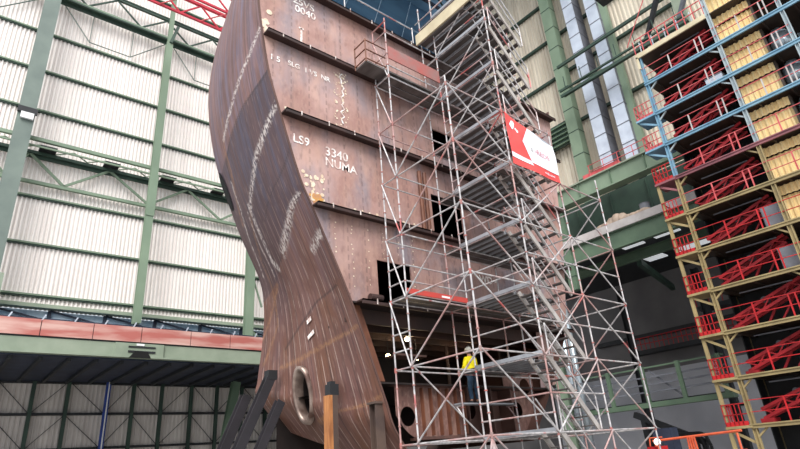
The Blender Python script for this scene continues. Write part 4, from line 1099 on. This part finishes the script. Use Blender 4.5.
# top floor of the left bay with rounded beige edge, and higher floors on the right
td = MB().box(XF-.15, YBb+.1, 22.3, XR, YA+.1, 22.42).box(XF-.2, YBb+.1, 22.2, XF-.1, YA+.15, 22.5, 1).box(XF-.2, YA+.02, 21.4, XF-.1, YA+.15, 22.3, 1).build('top_deck', [MAT['under'], MAT['plank']], tw)
rl = MB()
for dz in (.55, 1.1): rl.box(XF-.1, YBb, 22.5+dz, XF-.05, YA, 22.55+dz)
rl = rl.build('railing', MAT['red_pink'], tw)
for k in range(9): MB().box(XF-.1, YBb+.1+k*.53, 22.5, XF-.05, YBb+.15+k*.53, 23.6).build('railing_post', MAT['red_pink'], rl)
for k in range(6): MB().box(XF+.3, YBb+.1+k*.8, 22.5, XF+.35, YBb+.15+k*.8, 23.6).build('railing_post', MAT['duct'], rl)
for z in (22.45, 24.6):
    fd = MB().box(XF-.05, YD, z-.05, XR, YBb, z).build('floor_deck', MAT['under'], tw)
    MB().box(XF-.15, YD, z-.2, XF-.05, 3.3 if z < 23 else YBb, z+.04).build('edge_beam', MAT['blue_lt'] if z > 23 else MAT['maroon'], fd)
# yellow corrugated panels in the second bay
for i, z in enumerate(FL[4:]+[22.45]):
    if z < 9: continue
    h0, h1 = z+.02, z+1.55
    pn = corrugated('y', XF+.75, 4.5, 6.15, h0, h1, .27, .07, -1).build('corrugated_panel', MAT['yellow_sheet'], tw)
    corrugated('y', XF+.55, 4.5, 6.15, h1, z+2.05, .27, .07, -1).build('upper_sheet', MAT['yellow_sheet'], pn)
    MB().box(XF+.5, 4.38, h0, XF+.9, 4.48, z+2.05).build('panel_trim', MAT['under'], pn)
    MB().ball((XF+.5, 4.25, z+.25), .14).build('red_valve', MAT['red'], pn, smooth=True)
MB().box(XR+.12, YD, G0, XR+.2, YA, 22.2).build('rear_shade_sheet', MAT['dark'], tw)  # added dark sheet, stands in for the shade inside the tower
MB().box(XF+1.9, YA-.1, G0, XR+.12, YA-.04, 22.2).build('side_shade_sheet', MAT['dark'], tw)  # added dark sheet over the bright wall behind, painted shade of the bay
# knee fillets at post tops
for z in FL:
    for y, s in ((YA, -1), (YBb, 1)):
        MB().bar((XF, y+s*.05, z-.55), (XF, y+s*.55, z-.15), .08, .08).build('corner_gusset', pcol(z), tw)
# silver vessels on the upper floors and grey cabinets
for i, (z, lab) in enumerate(((18.12, 'silver vessel on the upper blue floor beside the yellow panel'), (15.95, 'silver vessel on the second blue floor beside the yellow panel'), (13.75, 'silver vessel on the maroon floor beside the yellow panel'))):
    t = thing('silver_vessel', (XF+1.2, 3.85, z), lab, 'vessel')
    MB().tube((XF+1.2, 3.9, z+.55), (XF+1.2, 3.9, z+1.5), .5, 20).tube((XF+1.2, 3.9, z+1.5), (XF+1.2, 3.9, z+1.9), .5, 20, r2=.3).build('vessel_body', MAT['silver'], t, smooth=True)
    MB().tube((XF+1.2, 3.9, z+.55), (XF+1.2, 3.9, z+.15), .5, 20, r2=.25).build('vessel_cone', MAT['silver'], t, smooth=True)
    for k in range(3):
        a = k*2.1; MB().tube((XF+1.2+.45*math.cos(a), 3.9+.45*math.sin(a), z), (XF+1.2+.45*math.cos(a), 3.9+.45*math.sin(a), z+.6), .04).build('vessel_leg', MAT['duct_dark'], t)
for z, y, lab in ((9.3, 7.0, 'grey cabinet at the right end of the topmost khaki railed floor'), (7.1, 6.9, 'grey cabinet one floor below the other grey cabinet')):
    t = thing('grey_cabinet', (XF+.6, y, z), lab, 'cabinet')
    MB().box(XF+.4, y-.4, z+.05, XF+1.0, y+.4, z+1.25).build('cabinet_body', MAT['cab'], t)
    MB().box(XF+.37, y-.36, z+.1, XF+.4, y+.36, z+1.2).build('cabinet_door', MAT['cab'], t)
    for s in (-.3, .3): MB().box(XF+.45, y+s-.04, z, XF+.9, y+s+.04, z+.06).build('foot', MAT['dark'], t)
t = thing('tool_chest', (XF+.5, 7.2, 18.12), 'pale blue chest at the end of the upper blue floor', 'chest')
MB().box(XF+.3, 6.8, 18.14, XF+.9, 7.7, 18.75).build('chest_body', MAT['duct'], t); MB().box(XF+.28, 6.78, 18.75, XF+.92, 7.72, 18.82).build('chest_lid', MAT['duct_dark'], t)

# roof trusses seen past the hull top
for i, y in enumerate((33, 28, 22)):
    t = thing('roof_truss', (28, y, 49), ('dark roof truss above the hull, furthest back', 'dark roof truss above the hull, between the other two', 'dark roof truss above the hull, furthest forward')[i], 'truss')
    MB().box(17, y-.15, 49, 42, y+.15, 49.3).build('bottom_chord', MAT['navy'], t); MB().box(17, y-.15, 51.5, 42, y+.15, 51.8).build('top_chord', MAT['navy'], t)
    for k in range(10): MB().bar((17+k*2.5, y, 49.2 if k % 2 else 51.6), (19.5+k*2.5, y, 51.6 if k % 2 else 49.2), .15, .15).build('diagonal', MAT['green_dark'], t)

GROUPS = {'cladding_rail': 'horizontal wall rails', 'steel_column': 'steel columns of the hall', 'raking_shore': 'raking shores under the hull', 'work_lamp': 'lit bulbs in the hold',
          'silver_pipe': 'silver pipes behind the scaffold', 'black_hose': 'black hoses under the gallery', 'roof_truss': 'roof trusses', 'silver_vessel': 'silver vessels on the tower floors',
          'grey_cabinet': 'grey cabinets on the tower floors', 'ventilation_duct': 'silver ventilation ducts', 'tie_rod': 'tie rods on the cream wall', 'green_girder': 'green plate girders',
          'green_beam': 'green beams under the slab', 'annex_column': 'dark annex columns', 'red_railing_walkway': 'red railed walkways in the annex'}
for o in list(COL.objects):
    if o.parent is None and o.name.split('.')[0] in GROUPS: o['group'] = GROUPS[o.name.split('.')[0]]

# ================================================================== LIGHT, WORLD, CAMERA
w = bpy.data.worlds.new('World'); S.world = w; w.use_nodes = True
bg = w.node_tree.nodes['Background']; bg.inputs[0].default_value = (.90, .95, 1.0, 1); bg.inputs[1].default_value = 1.25
sd = bpy.data.lights.new('sun', 'SUN'); sd.energy = 4.4; sd.angle = math.radians(40); sd.color = (1, .98, .95)
so = bpy.data.objects.new('sun', sd); COL.objects.link(so)
so.rotation_euler = Vector((.62, .66, -.85)).to_track_quat('-Z', 'Y').to_euler()
cam = bpy.data.cameras.new('camera'); cam.sensor_width = 36; cam.lens = 549.144*36/800; cam.clip_end = 400
co = bpy.data.objects.new('camera', cam); COL.objects.link(co)
Rw = ((0.77014698, -0.63354022, -0.07416472), (0.20155949, 0.35202088, -0.91403231), (0.60518377, 0.68899063, 0.39880386))
r, d, f = (Vector(v).normalized() for v in Rw)
co.matrix_world = Matrix(((r.x, -d.x, -f.x, 0), (r.y, -d.y, -f.y, 0), (r.z, -d.z, -f.z, GZ), (0, 0, 0, 1)))
S.camera = co
S.view_settings.view_transform = 'Standard'; S.view_settings.exposure = 0.0
